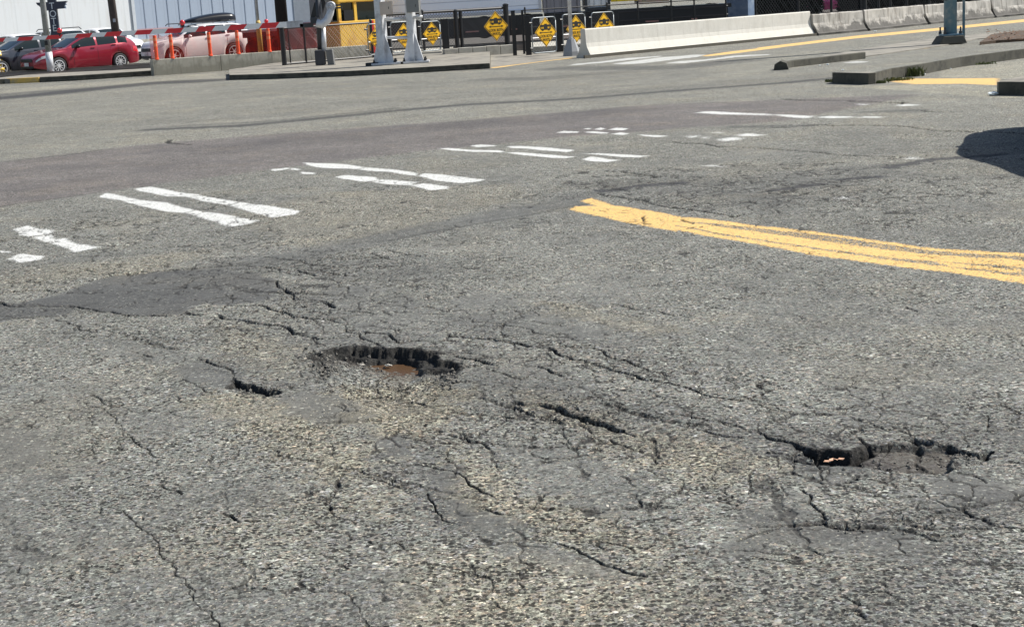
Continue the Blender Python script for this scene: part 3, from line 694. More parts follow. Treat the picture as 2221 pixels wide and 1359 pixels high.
MT['steel_blue'] = plain('painted_steel_blue', (.13, .235, .30), .55, 0, var=.18, scale=5, dirt=(.27, .33, .36), dscale=6)
def car_paint(name, col, metal=.3):
    m_ = plain(name, col, .32, metal, var=.06, coat=1); return m_
def barrier_material(name, base, lite, dark, black, amt):
    t = NT(name)
    ob = t.obj(); sp = t.n('ShaderNodeSeparateXYZ'); t.l(ob, sp.inputs[0])
    mp = t.n('ShaderNodeMapping'); mp.inputs['Scale'].default_value = (6, 6, .9); t.l(ob, mp.inputs[0])
    st = t.noise(1.0, 5, .7, mp.outputs[0]); n1 = t.noise(2.4, 6, .72); n2 = t.noise(.9, 3, .6)
    c = t.mix(t.ramp(n1, [(.35, 0), (.65, 1)]), base, lite)
    c = t.mix(t.math('MULTIPLY', t.ramp(st, [(.50, 0), (.66, 1)]), amt), c, dark)
    low = t.math('ADD', t.math('MULTIPLY', sp.outputs[2], -1.5), t.math('MULTIPLY', n1, 1.6))
    c = t.mix(t.math('MULTIPLY', t.ramp(low, [(.22, 0), (.5, 1)]), amt * .9), c, black)
    t.l(c, t.b.inputs['Base Color']); t.b.inputs['Roughness'].default_value = .92
    t.bump(t.noise(24, 5, .7), .5, .012)
    return t.m
def mesh_material():
    t = NT('orange_netting')
    tr = t.n('ShaderNodeBsdfTransparent'); tr.inputs[0].default_value = (1.0, .87, .83, 1); mx = t.n('ShaderNodeMixShader')
    d = t.n('ShaderNodeBsdfDiffuse'); d.inputs[0].default_value = (.90, .035, .012, 1)
    l2 = t.n('ShaderNodeBsdfTranslucent'); l2.inputs[0].default_value = (.90, .035, .012, 1)
    m2 = t.n('ShaderNodeMixShader'); m2.inputs[0].default_value = .5; t.l(d.outputs[0], m2.inputs[1]); t.l(l2.outputs[0], m2.inputs[2])
    f = t.ramp(t.noise(1.6, 3, .5), [(.3, .16), (.7, .28)])
    t.l(f, mx.inputs[0]); t.l(tr.outputs[0], mx.inputs[1]); t.l(m2.outputs[0], mx.inputs[2])
    t.l(mx.outputs[0], t.o.inputs[0]); return t.m
def ribbed(name, col, freq, axis=0, depth=.5, dirt=None, var=.08, rough=.5, seam=.62):
    t = NT(name); sp = t.n('ShaderNodeSeparateXYZ'); t.l(t.obj(), sp.inputs[0])
    s_ = t.math('FRACT', t.math('MULTIPLY', sp.outputs[axis], freq))
    ln = t.ramp(s_, [(0, 0), (.04, 1), (.92, 1), (1, 0)])
    n = t.noise(.5, 5, .6)
    c = t.mix(n, tuple(v * (1 - var) for v in col), tuple(min(1, v * (1 + var)) for v in col))
    c = t.mix(ln, tuple(v * seam for v in col), c)
    if dirt:
        mp = t.n('ShaderNodeMapping'); mp.inputs['Scale'].default_value = (2, 2, .25); t.l(t.obj(), mp.inputs[0])
        c = t.mix(t.ramp(t.noise(1.5, 5, .7, mp.outputs[0]), [(.5, 0), (.75, 1)]), c, dirt)
    t.l(c, t.b.inputs['Base Color']); t.b.inputs['Roughness'].default_value = rough
    t.bump(ln, depth, .03); return t.m
UA = Vector((.72, .694, 0)).normalized(); NA = Vector((UA.y, -UA.x, 0))   # street direction and its camera-side normal
# ------------------------------------------------------------------ cars
PROF = {
 'hatch': dict(top=[(0, .40), (.012, .47), (.05, .545), (.12, .60), (.24, .655), (.29, .68), (.38, .83), (.46, .955), (.55, .995), (.65, 1), (.78, .965), (.88, .89), (.93, .80), (.965, .68), (.985, .55), (1, .42)],
               belt=[(0, .36), (.05, .50), (.2, .60), (.3, .64), (.6, .67), (.85, .71), (.97, .60), (1, .4)], ws=(.30, .455), rs=(.895, .955),
               win=[(.335, .565), (.585, .765), (.785, .875)], wheels=(.195, .785), wr=.315),
 'suv':   dict(top=[(0, .40), (.01, .50), (.04, .585), (.10, .62), (.22, .655), (.265, .68), (.34, .82), (.415, .945), (.5, .99), (.62, 1), (.82, .975), (.91, .93), (.945, .84), (.972, .68), (.988, .52), (1, .38)],
               belt=[(0, .36), (.04, .52), (.15, .60), (.27, .635), (.6, .66), (.85, .70), (.97, .62), (1, .36)], ws=(.275, .41), rs=(.925, .965),
               win=[(.30, .52), (.54, .715), (.735, .885)], wheels=(.19, .785), wr=.35),
 'van':   dict(top=[(0, .32), (.01, .42), (.05, .50), (.12, .56), (.17, .62), (.24, .80), (.30, .93), (.36, .985), (.5, 1), (.9, 1), (.975, .985), (.992, .9), (.998, .5), (1, .35)],
               belt=[(0, .30), (.05, .46), (.15, .52), (.3, .55), (.6, .55), (.95, .55), (1, .33)], ws=(.175, .29), rs=(.99, .995),
               win=[(.20, .36)], wheels=(.17, .80), wr=.35)}
def car(name, label, kind, paint, loc, heading, L=4.4, W=1.76, H=1.46, group=None, wheels=True, spokes=10, clear=.19, rimmat=None, roofbox=False):
    pr = PROF[kind]; th = thing(name, label, 'van' if kind == 'van' else 'car', loc, heading, group)
    tx = [a for a, b in pr['top']]; tz = [b for a, b in pr['top']]; bx = [a for a, b in pr['belt']]; bz = [b for a, b in pr['belt']]
    wl = [p * L for p in pr['wheels']]; wr = pr['wr']; ar = wr + .055
    def X(f): return L / 2 - f * L
    def zt(f): return float(np.interp(f, tx, tz)) * H
    def zb(f): return min(float(np.interp(f, bx, bz)) * H, zt(f) - .012)
    def wid(f): return W / 2 * float(np.interp(f, [0, .012, .04, .09, .17, .3, .8, .9, .96, .985, 1], [.60, .72, .84, .93, .98, 1, 1, .975, .92, .86, .76]))
    def zl(f, side=True):
        z = clear + .10 * (abs(f - .5) * 2) ** 8
        if side:
            for w0 in wl:
                dx = abs(f * L - w0)
                if dx < ar: z = max(z, wr + math.sqrt(ar * ar - dx * dx) - .02)
        return z
    def section(f):
        w_, t_, b_ = wid(f), zt(f), zb(f); l_ = min(zl(f), b_ - .03)
        g = max(0, (t_ - b_)) / (.36 * H); g = min(1, g)
        we = w_ * (1 - .24 * g) - .02
        return [(w_ * .955, l_), (w_ * .99, l_ + .12 * (b_ - l_)), (w_ * 1.0, l_ + .5 * (b_ - l_)), (w_ * .985, l_ + .9 * (b_ - l_)), (w_ * .955, b_ + .0),
                (we + (w_ * .955 - we) * .5 + .012 * g, b_ + (t_ - b_) * .48), (we, t_ - (t_ - b_) * .13), (we * .86, t_ - .028 * g), (we * .5, t_ - .006), (0, t_)]
    KEY = [0, .08, .22, .42, .5, .66, .82, .88, .94, 1]
    def S(f, s, off=0.0):
        def ev(ff, ss):
            sec = section(ff)
            return Vector((X(ff), float(np.interp(ss, KEY, [p[0] for p in sec])), float(np.interp(ss, KEY, [p[1] for p in sec]))))
        p = ev(f, s)
        if off:
            e = .004
            a = ev(min(1, f + e), s) - ev(max(0, f - e), s); b = ev(f, min(1, s + .02)) - ev(f, max(0, s - .02))
            n = b.cross(a)
            if n.length < 1e-9: n = Vector((0, 1, 0))
            n.normalize()
            if n.y < -.2 or (s > .9 and n.z < 0): n = -n
            p = p + n * off
        return p
    fr = sorted(set(list(np.linspace(0, 1, 97)) + [(w0 + k * ar * .999) / L for w0 in wl for k in (-1, 1)]))
    b = MB(); rows = []
    for f in fr:
        sec = section(f)
        rows.append([(X(f), y, z) for y, z in sec] + [(X(f), -y, z) for y, z in sec[::-1][1:]])
    b.grid(rows)
    b.add(rows[0], [tuple(range(len(rows[0])))]); b.add(rows[-1], [tuple(range(len(rows[-1])))])
    b.build('body', paint, th, smooth=True)
    u = MB(); u.box((0, 0, clear + .26), (L * .93, W * .80, .36)); u.build('underbody', MT['black'], th)
    def patch(f0, f1, s0, s1, off, nf=8, ns=4, both=True, cut=None):
        q = MB()
        for sg in ((1, -1) if both else (1,)):
            rr = []
            for i in range(nf + 1):
                f = f0 + (f1 - f0) * i / nf; row = []
                for j in range(ns + 1):
                    a0, a1 = (s0, s1) if cut is None else cut(f)
                    p = S(f, a0 + (a1 - a0) * j / ns, off); row.append((p.x, sg * p.y, p.z))
                rr.append(row)
            q.grid(rr)
        return q
    for i, (a, c) in enumerate(pr['win']):
        for sg in (1, -1):
            q = MB(); rr = []
            for k in range(9):
                f = a + (c - a) * k / 8
                rr.append([(p.x, sg * p.y, p.z) for p in (S(f, .53 + .27 * j / 4, .006) for j in range(5))])
            q.grid(rr).build('side_window', MT['glass'], th, smooth=True)
    for nm_, (a, c) in (('windscreen', pr['ws']), ('rear_window', pr['rs'])):
        q = MB(); rr = []
        for k in range(7):
            f = a + (c - a) * k / 6; w_ = S(f, .88).y * (.97)
            rr.append([(X(f) + .004 * (1 if nm_ == 'windscreen' else -1), w_ * t_, zt(f) - .03 * t_ * t_ * t_ * t_ + .008) for t_ in (-1, -.8, -.4, 0, .4, .8, 1)])
        q.grid(rr).build(nm_, MT['glass'], th, smooth=True)
    for sg in (1, -1):
        for nm_, a, c, s0, s1, mt in (('headlight', .012, .105, .36, .465, MT['lamp_clear']), ('tail_light', .925, .985, .30 if kind != 'suv' else .40, .62 if kind == 'suv' else .47, MT['lamp_red'])):
            q = MB(); rr = []
            for k in range(5):
                f = a + (c - a) * k / 4
                rr.append([(p.x, sg * p.y, p.z) for p in (S(f, s0 + (s1 - s0) * j / 3, .007) for j in range(4))])
            q.grid(rr).build(nm_, mt, th, smooth=True)
        # mirror, door handles, seams
        pm = S(pr['win'][0][0] + .05, .50)
        q = MB(); q.tube([(pm.x, sg * (pm.y - .02), pm.z + .05), (pm.x + .01, sg * (pm.y + .10), pm.z + .07), (pm.x + .01, sg * (pm.y + .20), pm.z + .07)], [.03, .075, .05], 8)
        q.build('wing_mirror', MT['black'] if kind == 'hatch' else paint, th, smooth=True)
        for f in ((.53, .735) if kind != 'van' else (.36,)):
            p = S(f, .455, .02); q = MB(); q.box((p.x, sg * p.y, p.z), (.17, .03, .03)); q.build('door_handle', paint, th, bevel=.006)
    q = MB()
    for f in ([pr['win'][0][0] + .005, (pr['win'][0][1] + (pr['win'][1][0] if len(pr['win']) > 1 else .38)) / 2] + ([pr['win'][1][1] + .01] if len(pr['win']) > 1 else [])):
        for sg in (1, -1):
            q.grid([[(S(f + d_, .03 + .47 * j / 8, .003).x, sg * S(f + d_, .03 + .47 * j / 8, .003).y, S(f + d_, .03 + .47 * j / 8, .003).z) for j in range(9)] for d_ in (-.0012, .0012)])
    q.build('door_seams', MT['black'], th)
    # grille and plate
    q = MB(); q.box((L / 2 + .004, 0, .40 * H), (.03, W * .5, .09 * H)); q.build('grille', MT['black'], th, bevel=.008); q = MB(); q.box((L / 2 + .004, 0, .22 * H), (.03, W * .55, .06 * H)); q.build('bumper_intake', MT['black'], th, bevel=.008)
    q = MB(); q.box((L / 2 + .022, 0, .30 * H), (.012, .32, .13)); q.build('number_plate', MT['white_paint'], th)
    if wheels:
        for w0 in wl:
            for sg in (1, -1):
                we = bpy.data.objects.new('wheel', None); COL.objects.link(we); we.parent = th; we.location = (L / 2 - w0, sg * (W / 2 - .10), wr)
                q = MB(); prof = [(wr * .66, .10), (wr * .90, .105), (wr * .98, .085), (wr, .05), (wr, -.08), (wr * .95, -.10), (wr * .6, -.10)]
                q.lathe([(r_, a_ * sg) for r_, a_ in prof], 28); q.build('tyre', MT['rubber'], we, smooth=True)
                q = MB(); q.lathe([(wr * .66, .10 * sg), (wr * .70, .104 * sg), (wr * .62, .108 * sg), (wr * .60, .06 * sg)], 28)
                q.lathe([(.001, .095 * sg), (.05, .095 * sg), (.06, .07 * sg)], 12)
                for k in range(spokes):
                    an = 2 * math.pi * k / spokes; M_ = Matrix.Rotation(-an, 3, 'Y')
                    q.box(M_ @ Vector((wr * .35, .082 * sg, 0)), (wr * .58, .022, wr * .085), M_)
                q.build('rim', rimmat or MT['alloy'], we)
                q = MB(); q.lathe([(.001, .045 * sg), (wr * .64, .045 * sg)], 20); q.build('brake_cover', MT['black'], we)
    if kind == 'suv' and roofbox:
        rb = MB(); rr = []
        n = 24
        for i in range(n + 1):
            t_ = i / n; x = .55 - 2.3 * t_; h_ = .30 * (math.sin(math.pi * min(1, t_ * .62 + .0)) ** .7) if t_ < .8 else .30 * math.sin(math.pi * .8 * .62) ** .7 * (1 - ((t_ - .8) / .2) ** 3 * .25)
            wv = .40 * min(1, (t_ * 5 + .12)) ** .6 * (1 if t_ < .93 else 1 - (t_ - .93) * 3)
            base = H + .085
            rr.append([(x, wv * math.cos(a_), base + (max(.02, h_) * math.sin(a_) ** .6 if math.sin(a_) > 0 else .07 * math.sin(a_))) for a_ in [k * 2 * math.pi / 20 for k in range(21)]])
        rb.grid(rr); rb.add(rr[0][:-1], [tuple(range(20))]); rb.add(rr[-1][:-1], [tuple(range(20))])
        rb.build('roof_box', plain('gloss_black_box', (.010, .011, .014), .28, spec=.35), th, smooth=True)
        q = MB()
        for x in (.1, -1.0): q.box((x, 0, H + .03), (.06, W * .72, .035))
        for sg in (1, -1): q.tube([(1.0, sg * W * .36, H - .03), (.9, sg * W * .36, H + .04), (-1.1, sg * W * .36, H + .02), (-1.2, sg * W * .36, H - .05)], .02, 6)
        q.build('roof_rack', MT['dark_steel'], th)
    return th
# ------------------------------------------------------------------ placement helpers
def hz(px): return 5 + (CX - px) * math.tan(ROLL)
def GX(px, Y, z=0.0):                   # ground point in that column of the photograph at depth Y
    p = P(px, hz(px) + CAM_H * F_PX / Y * .98, Y); return Vector((p.x, Y, z))
def away(v):
    n = Vector((-v.y, v.x, 0)).normalized(); return n if n.y > 0 else -n
def strip(name, line, width, z0, z1, mat, kind='structure', bevel=0.0):
    """raised strip behind a front line, one prism per stretch, mitred"""
    line = [Vector((p[0], p[1], 0)) for p in line]; off = []
    for i in range(len(line)):
        ns = []
        if i > 0: ns.append(away(line[i] - line[i - 1]))
        if i < len(line) - 1: ns.append(away(line[i + 1] - line[i]))
        n = sum(ns, Vector()).normalized(); k = 1 / max(.4, n.dot(ns[0])); off.append(line[i] + n * width * k)
    b = MB()
    lo = [Vector((p.x, p.y, z0)) for p in line]; hi = [Vector((p.x, p.y, z1)) for p in line]
    lo2 = [Vector((p.x, p.y, z0)) for p in off]; hi2 = [Vector((p.x, p.y, z1)) for p in off]
    n = len(line)
    vs = lo + hi + hi2 + lo2; f = []
    for i in range(n - 1):
        for k in range(4):
            k2 = (k + 1) % 4; f.append((k * n + i, k * n + i + 1, k2 * n + i + 1, k2 * n + i))
    f += [(0, n, 2 * n, 3 * n), (n - 1, 2 * n - 1, 3 * n - 1, 4 * n - 1)]
    b.add(vs, f); return b.build(name, mat, None, bevel=bevel, kind=kind)
def slab(name, pts, z0, z1, mat, kind='structure'):
    b = MB(); b.prism([(p[0], p[1], z0) for p in pts], (0, 0, z1 - z0)); return b.build(name, mat, None, kind=kind)
def g2(pts): return [G(*p) for p in pts]
# ------------------------------------------------------------------ kerbs and pavements
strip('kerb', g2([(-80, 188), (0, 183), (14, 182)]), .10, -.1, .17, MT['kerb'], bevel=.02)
strip('painted_kerb', g2([(15, 182), (85, 179)]), .10, -.1, .172, MT['yellow_paint'], bevel=.02)
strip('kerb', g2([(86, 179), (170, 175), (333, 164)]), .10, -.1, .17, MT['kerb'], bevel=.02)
def behind(line, w_): return [Vector((p.x - .694 * 0 + 0, p.y + w_, 0)) for p in line]
l0 = g2([(-80, 188), (0, 183), (85, 179), (170, 175), (333, 164)])
slab('pavement', [(p.x, p.y + .105) for p in l0] + [(p.x + 1.0, p.y + 3.4) for p in l0[::-1]], -.1, .165, MT['slab'])
l1 = g2([(498, 174), (600, 171.5), (763, 165.5), (910, 158), (1063, 149)])
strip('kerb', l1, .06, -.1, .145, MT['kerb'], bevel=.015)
bk = g2([(1063, 104), (985, 108), (835, 118), (800, 124), (620, 142), (498, 161)])
slab('pavement', [(p.x, p.y + .065) for p in l1] + [(p.x, p.y) for p in bk], -.1, .14, MT['slab'])
slab('pavement', [tuple(p[:2]) for p in g2([(1064, 147), (1255, 123.5), (1262, 112), (1262, 101), (1064, 104)])], -.1, .012, MT['slab'])
# right-hand islands
k2 = g2([(1805, 181), (1883, 183.5), (1899, 182), (1934, 172), (1986, 164), (2087, 145), (2240, 124), (2500, 92)])
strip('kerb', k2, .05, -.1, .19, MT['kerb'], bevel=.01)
# the island's paving falls away gently behind its kerb
mb = MB(); fr_l = [(k2[0].x + .03, k2[0].y + .055)] + [(p.x - .03, p.y + .06) for p in k2[1:]]
bkl = [(p.x + .6 * 0 - .3 * i * .0 + 1.3, p.y + 2.6) for i, p in enumerate(k2)]
vs = [(x, y, .184) for x, y in fr_l] + [(x, y, .01) for x, y in bkl]; n_ = len(k2)
mb.add(vs, [(i, i + 1, n_ + i + 1, n_ + i) for i in range(n_ - 1)]); mb.build('pavement', MT['slab'], None, kind='structure')
k3 = g2([(1700, 150), (1722, 146), (1878, 127.5)])
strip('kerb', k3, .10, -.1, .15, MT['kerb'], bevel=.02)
k3b = g2([(1878, 127), (2050, 109), (2240, 92), (2500, 70)])
slab('pavement', [tuple(G(*p)[:2]) for p in [(1722, 143), (1878, 124), (2040, 101), (2120, 86), (2400, 60), (2400, 52), (2120, 76), (2030, 84), (1900, 103), (1790, 122)]], -.1, .02, MT['slab'])
dirt = plain('leaf_litter_soil', (.075, .045, .025), .95, var=.4, scale=14, bump=.02, dirt=(.11, .09, .07), dscale=9)
slab('soil', [tuple(G(*p)[:2]) for p in [(2125, 98), (2160, 94), (2300, 84), (2400, 76), (2400, 58), (2200, 73), (2150, 80)]], -.1, .07, dirt)
k4 = g2([(2165, 206), (2240, 207), (2600, 206)])
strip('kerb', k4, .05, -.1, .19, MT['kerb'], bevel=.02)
slab('pavement', [(p.x, p.y + .055) for p in k4] + [(k4[-1].x + 4, k4[-1].y + 5), (k4[0].x + 1.6, k4[0].y + 2.2)], -.1, .183, MT['slab'])
b = MB(); b.tube([G(1694, 152) + Vector((0, 0, .03)), G(1700, 150) + Vector((0, .1, .10))], [.16, .1], 7)
tag(b.build('broken_kerb_lump', MT['kerb'], None), 'dark broken lump of kerb beside the short far kerb stub', 'rubble')
# rail bed behind the fence
ball = plain('ballast', (.085, .075, .062), .95, var=.45, scale=20, bump=.03, dirt=(.16, .15, .13), dscale=8)
b = MB(); x0, x1 = GX(640, 52).x, GX(1340, 52).x
b.add([(x0 - 2, 51.6, .004 + .006), (x1 + 2, 51.6, .01), (x1 + 30, 92, .01), (x0 - 3, 92, .01)], [(0, 1, 2, 3)]); b.build('ballast', ball, None, kind='structure')
b = MB(); b.add([(4.5, 58.2, .014), (34, 84, .014), (60, 120, .014), (0, 120, .014), (0, 60, .014)], [(0, 1, 2, 3, 4)]); b.build('yard_ground', plain('dark_yard_soil', (.07, .055, .045), .95, var=.4, scale=3), None, kind='structure')
b = MB()
for y in (53.1, 54.55, 57.3, 58.75):
    b.box((-9, y, .09), (26, .07, .14)); b.box((-9, y, .18), (26, .09, .03))
b.build('rails', plain('rail_steel', (.22, .19, .17), .4, .6, var=.2), None, kind='structure')
b = MB()
for i in range(38): b.box((-20 + i * .62, 53.8, .03), (.24, 2.5, .06))
for i in range(38): b.box((-20 + i * .62, 58.0, .03), (.24, 2.5, .06))
b.build('sleepers', MT['wood'], None, kind='structure')
pale = MT['concrete']
slab('crossing_panel', [(GX(838, 51.8).x, 51.4), (GX(960, 52).x, 51.4), (GX(960, 52).x + .3, 56.5), (GX(838, 52).x - .2, 56.5)], -.05, .2, pale)
slab('crossing_panel', [(GX(1152, 50).x, 50.2), (GX(1345, 50).x, 50.2), (GX(1345, 50).x + .5, 56.5), (GX(1152, 50).x, 56.5)], -.05, .2, pale)
# low concrete sill under the fence
b = MB(); a, c = G(962, 128), G(1113, 117)
for i in range(5):
    p, q = a.lerp(c, i / 5 + .004), a.lerp(c, (i + 1) / 5 - .004); M_ = Matrix.Rotation(math.atan2(q.y - p.y, q.x - p.x), 3, 'Z')
    b.box((p + q) / 2 + Vector((0, .1, .15 + .01 * (i % 2))), ((q - p).length, .22, .32), M_)
tag(b.build('concrete_sill', MT['concrete'], None, bevel=.015), 'low weathered concrete sill blocks under the black chain link fence', 'sill')
# ------------------------------------------------------------------ concrete barriers
def jersey(name, label, pts, H, mat, group=None, rough=0.0, bw=.30, tw=.09, seed=1, cat='barrier', cuts=None):
    a, c = Vector(pts[0]), Vector(pts[1]); d = c - a; L = d.length; ang = math.atan2(d.y, d.x)
    th = thing(name, label, cat, tuple((a + c) / 2), ang, group)
    prof = [(-bw, 0), (-bw, .07), (-bw + .05, .10), (-tw - .05, .30), (-tw - .02, .42), (-tw, H - .03), (-tw + .02, H), (tw - .02, H), (tw, H - .03), (tw + .02, .42), (tw + .05, .30), (bw - .05, .10), (bw, .07), (bw, 0)]
    n = max(2, int(L / .12)); rr = []; rs = np.random.RandomState(seed)
    for i in range(n + 1):
        x = -L / 2 + L * i / n; row = []
        end = min(i, n - i)
        for y, z in prof:
            j = rough * (float(vnoise(np.array([x * 3 + seed * 7.1]), np.array([z * 5 + y * 3 + seed]))[0]) - .5)
            k = rough * (.8 if end == 0 and z < .35 else 0) * float(vnoise(np.array([seed * 3.3 + (0 if i else 9)]), np.array([z * 9 + 2]))[0])
            row.append((x + (k if i == 0 else -k), y + bw + j, z - (abs(j) if z > H - .05 else 0)))
        rr.append(row)
    b = MB(); b.grid(rr); b.add(rr[0], [tuple(range(len(prof)))]); b.add(rr[-1], [tuple(range(len(prof)))])
    b.build('barrier_body', mat, th, smooth=False)
    for sx in (-L / 2 + .5, L / 2 - .5): q = MB(); q.box((sx, bw, H + .012), (.10, .05, .03)); q.build('lifting_loop', MT['dark_steel'], th)
    return th
bright = barrier_material('pale_barrier_concrete', (.60, .575, .51), (.68, .655, .59), (.50, .47, .41), (.54, .515, .45), .5)
old = barrier_material('stained_barrier_concrete', (.40, .375, .33), (.50, .475, .43), (.20, .18, .155), (.075, .07, .062), 1.0)
bl, br = G(1283, 125.5), G(1769, 78)
jersey('concrete_barrier', 'long pale clean concrete barrier with a flared foot beside the yellow lane line', (bl, br), .83, bright, seed=3)
strip('kerb', [bl - UA * .35 + NA * .06, br + NA * .06], .05, -.1, .09, plain('dirty_gutter', (.10, .09, .07), .95, var=.3))
pxs = [(1773, 78), (1885, 67.5), (2016, 53.5), (2160, 39), (2330, 23), (2520, 6)]
labs = ['stained old concrete barrier next to the clean pale one', 'mottled old concrete barrier with a chipped lower corner, second from the pale barrier', 'weathered concrete barrier right behind the blue signal pole', 'dark-streaked concrete barrier to the right of the blue signal pole', 'weathered concrete barrier at the far right end of the row']
for i in range(5):
    a, c = G(*pxs[i]), G(*pxs[i + 1]); d = (c - a).normalized()
    jersey('concrete_barrier', labs[i], (a + d * .05, c - d * .07), (.73, .74, .73, .78, .78)[i], old, 'old concrete barriers along the road', .06, seed=11 + i)
# ------------------------------------------------------------------ left concrete wall with posts and netting
w0, w1 = G(334, 165), G(800, 130.5); wd = (w1 - w0); wang = math.atan2(wd.y, wd.x); wn = away(wd); wL = wd.length
th = thing('concrete_wall', 'low streaked concrete wall carrying orange posts and orange netting', 'wall', tuple((w0 + w1) / 2), wang)
wallm = barrier_material('wall_concrete', (.42, .395, .32), (.50, .475, .39), (.24, .225, .18), (.26, .245, .19), .8)
b = MB()
for a_, c_ in ((0, .30), (.30, .72), (.72, 1)):
    b.box((-wL / 2 + wL * (a_ + c_) / 2, .18, .25), (wL * (c_ - a_) - .012, .36, .54))
b.build('wall_body', wallm, th, bevel=.012)
BAND = plain('faded_orange_band', (.85, .25, .12), .4)
pcol = [344.5, 377, 457, 517, 585]
netth = thing('safety_netting', 'translucent orange plastic netting stretched above the low concrete wall', 'netting', tuple(w0 + wn * .12 + Vector((0, 0, .52))), wang)
b = MB(); rr = []
for i in range(101):
    x = wL * i / 100 * .785; sag = .03 * math.sin(i * .55) + .02 * math.sin(i * 1.3 + 1)
    rr.append([(x, .015 * math.sin(i * .9 + k) , .02 + (.76 + (sag if k == 5 else 0)) * k / 5) for k in range(6)])
b.grid(rr).build('netting', mesh_material(), netth, smooth=True)
for i, px in enumerate(pcol):
    t_ = (px - 334) / (800 - 334); base = w0.lerp(w1, t_ * .985) + wn * .07; base.z = .52
    nm = ['leftmost orange marker post on the wall in front of the white car nose', 'orange marker post over the front wheel of the white car', 'orange marker post in front of the doors of the white car', 'orange marker post over the rear wheel of the white car', 'orange marker post beside the yellow pipe pole behind the netting'][i]
    pt = thing('marker_post', nm, 'marker post', tuple(base), 0, 'orange marker posts on the low wall')
    q = MB(); q.lathe([(.001, .78), (.055, .78), (.06, .76), (.06, .05), (.075, .04), (.075, 0), (.09, 0), (.09, -.0)], 14, 'Z'); q.build('tube', MT['orange'], pt, smooth=False)
    for za_ in (.70, .52): q = MB(); q.lathe([(.062, za_), (.0625, za_ - .1)], 14, 'Z'); q.build('reflective_band', BAND, pt)
# ------------------------------------------------------------------ chain link
def wires(b, a, c, z0, z1, pitch=.11, r=.0055):
    d = c - a; L = d.length; u = d.normalized(); H = z1 - z0; n = Vector((-u.y, u.x, 0))
    k = -H
    while k < L:
        for sg in (0, 1):
            s0, s1 = max(0, k), min(L, k + H)
            if s1 - s0 > .02:
                if sg == 0: p, q = (s0, z0 + s0 - k), (s1, z0 + s1 - k)
                else: p, q = (s0, z1 - (s0 - k)), (s1, z1 - (s1 - k))
                pa = a + u * p[0]; pb = a + u * q[0]
                b.tube([(pa.x, pa.y, p[1]), (pb.x, pb.y, q[1])], r, 3, False)
        k += pitch
def fence(name, label, a, c, H, posts, pr=.045, z0=.05, wire=True, rails=(1.0, .04), railr=.03, pitch=.11, base=.0, postmat=None, wiremat=None, wr=.0055):
    d = c - a; L = d.length; th = thing(name, label, 'fence', tuple(a), math.atan2(d.y, d.x))
    for p in posts:
        x, r_, h_ = p if isinstance(p, tuple) else (p, pr, H + .06)
        q = MB(); q.tube([(x * L, 0, base), (x * L, 0, h_)], r_, 10); q.lathe([(r_ * 1.15, h_ - .02), (r_ * 1.15, h_ + .02), (r_ * .5, h_ + .05), (.001, h_ + .055)], 10, 'Z', (x * L, 0, 0)); q.build('post', postmat or MT['black'], th)
    for z in rails:
        q = MB(); zz = H * z if z > .5 else z + base; q.tube([(0, 0, zz), (L, 0, zz)], railr, 6); q.build('rail', postmat or MT['black'], th)
    if wire:
        q = MB(); wires(q, Vector((0, 0, 0)), Vector((L, 0, 0)), z0 + base, H, pitch, wr); q.build('chain_link_mesh', wiremat or MT['dark_steel'], th)
    return th
fence('chain_link_fence', 'black chain link fence panel standing in front of the low concrete wall', G(614, 152), G(812, 134) + Vector((0, 0, 0)), 1.30, [(.02, .08, 1.42), (.085, .022, 1.2), (.25, .035, 1.3), .99], base=.14, wiremat=plain('zinc_wire', (.30, .30, .30), .5, .3))
fa, fc = GX(836, 51.2), GX(1104, 53.4)
fence('chain_link_fence', 'taller black chain link fence in front of the ribbed white trailer', fa, fc, 1.52, [.0, .31, (.575, .075, 1.52), (.615, .06, 1.5), (.99, .095, 1.62)], base=.12, wiremat=plain('grey_wire', (.10, .10, .105), .5, .3), railr=.045)
# black posts between the gates
for i, (px, Y, top, r_, lb) in enumerate([(1117, 48.6, 25, .085, 'slim black post just right of the largest yellow diamond sign'), (1147, 48.2, 36, .12, 'stout black gate post left of the yellow diamond sign near the light pole'),
                                    (1137, 49.5, 24, .05, 'thin tall black post between two black gate posts'),
                                    (1214, 49.5, 31, .15, 'thick black gate post between two yellow diamond signs beside the pale light pole'), (1279, 51, 27, .14, 'thick black gate post left of the diamond sign behind the barrier end'),
                                    (907, 48.8, 46, .11, 'black gate post left of the yellow diamond sign beside the steel frame'), (969, 50, 43, .15, 'black gate post right of the yellow diamond sign beside the steel frame'),
                                    (846, 48.8, 48, .13, 'black gate post seen between the two grey steel columns'), (1338, 52, 24, .12, 'black post rising behind the left end of the pale barrier')]):
    z = P(px, top, Y).z; p = GX(px, Y); pt = thing('gate_post', lb, 'post', (p.x, Y, 0), 0, 'black gate posts')
    q = MB(); q.box((0, 0, z / 2), (r_ * 1.5, r_ * 1.5, z)); q.build('shaft', MT['black'], pt, bevel=.008)
    q = MB(); q.box((0, 0, z + .012), (r_ * 1.7, r_ * 1.7, .03)); q.build('cap', MT['black'], pt, bevel=.005)
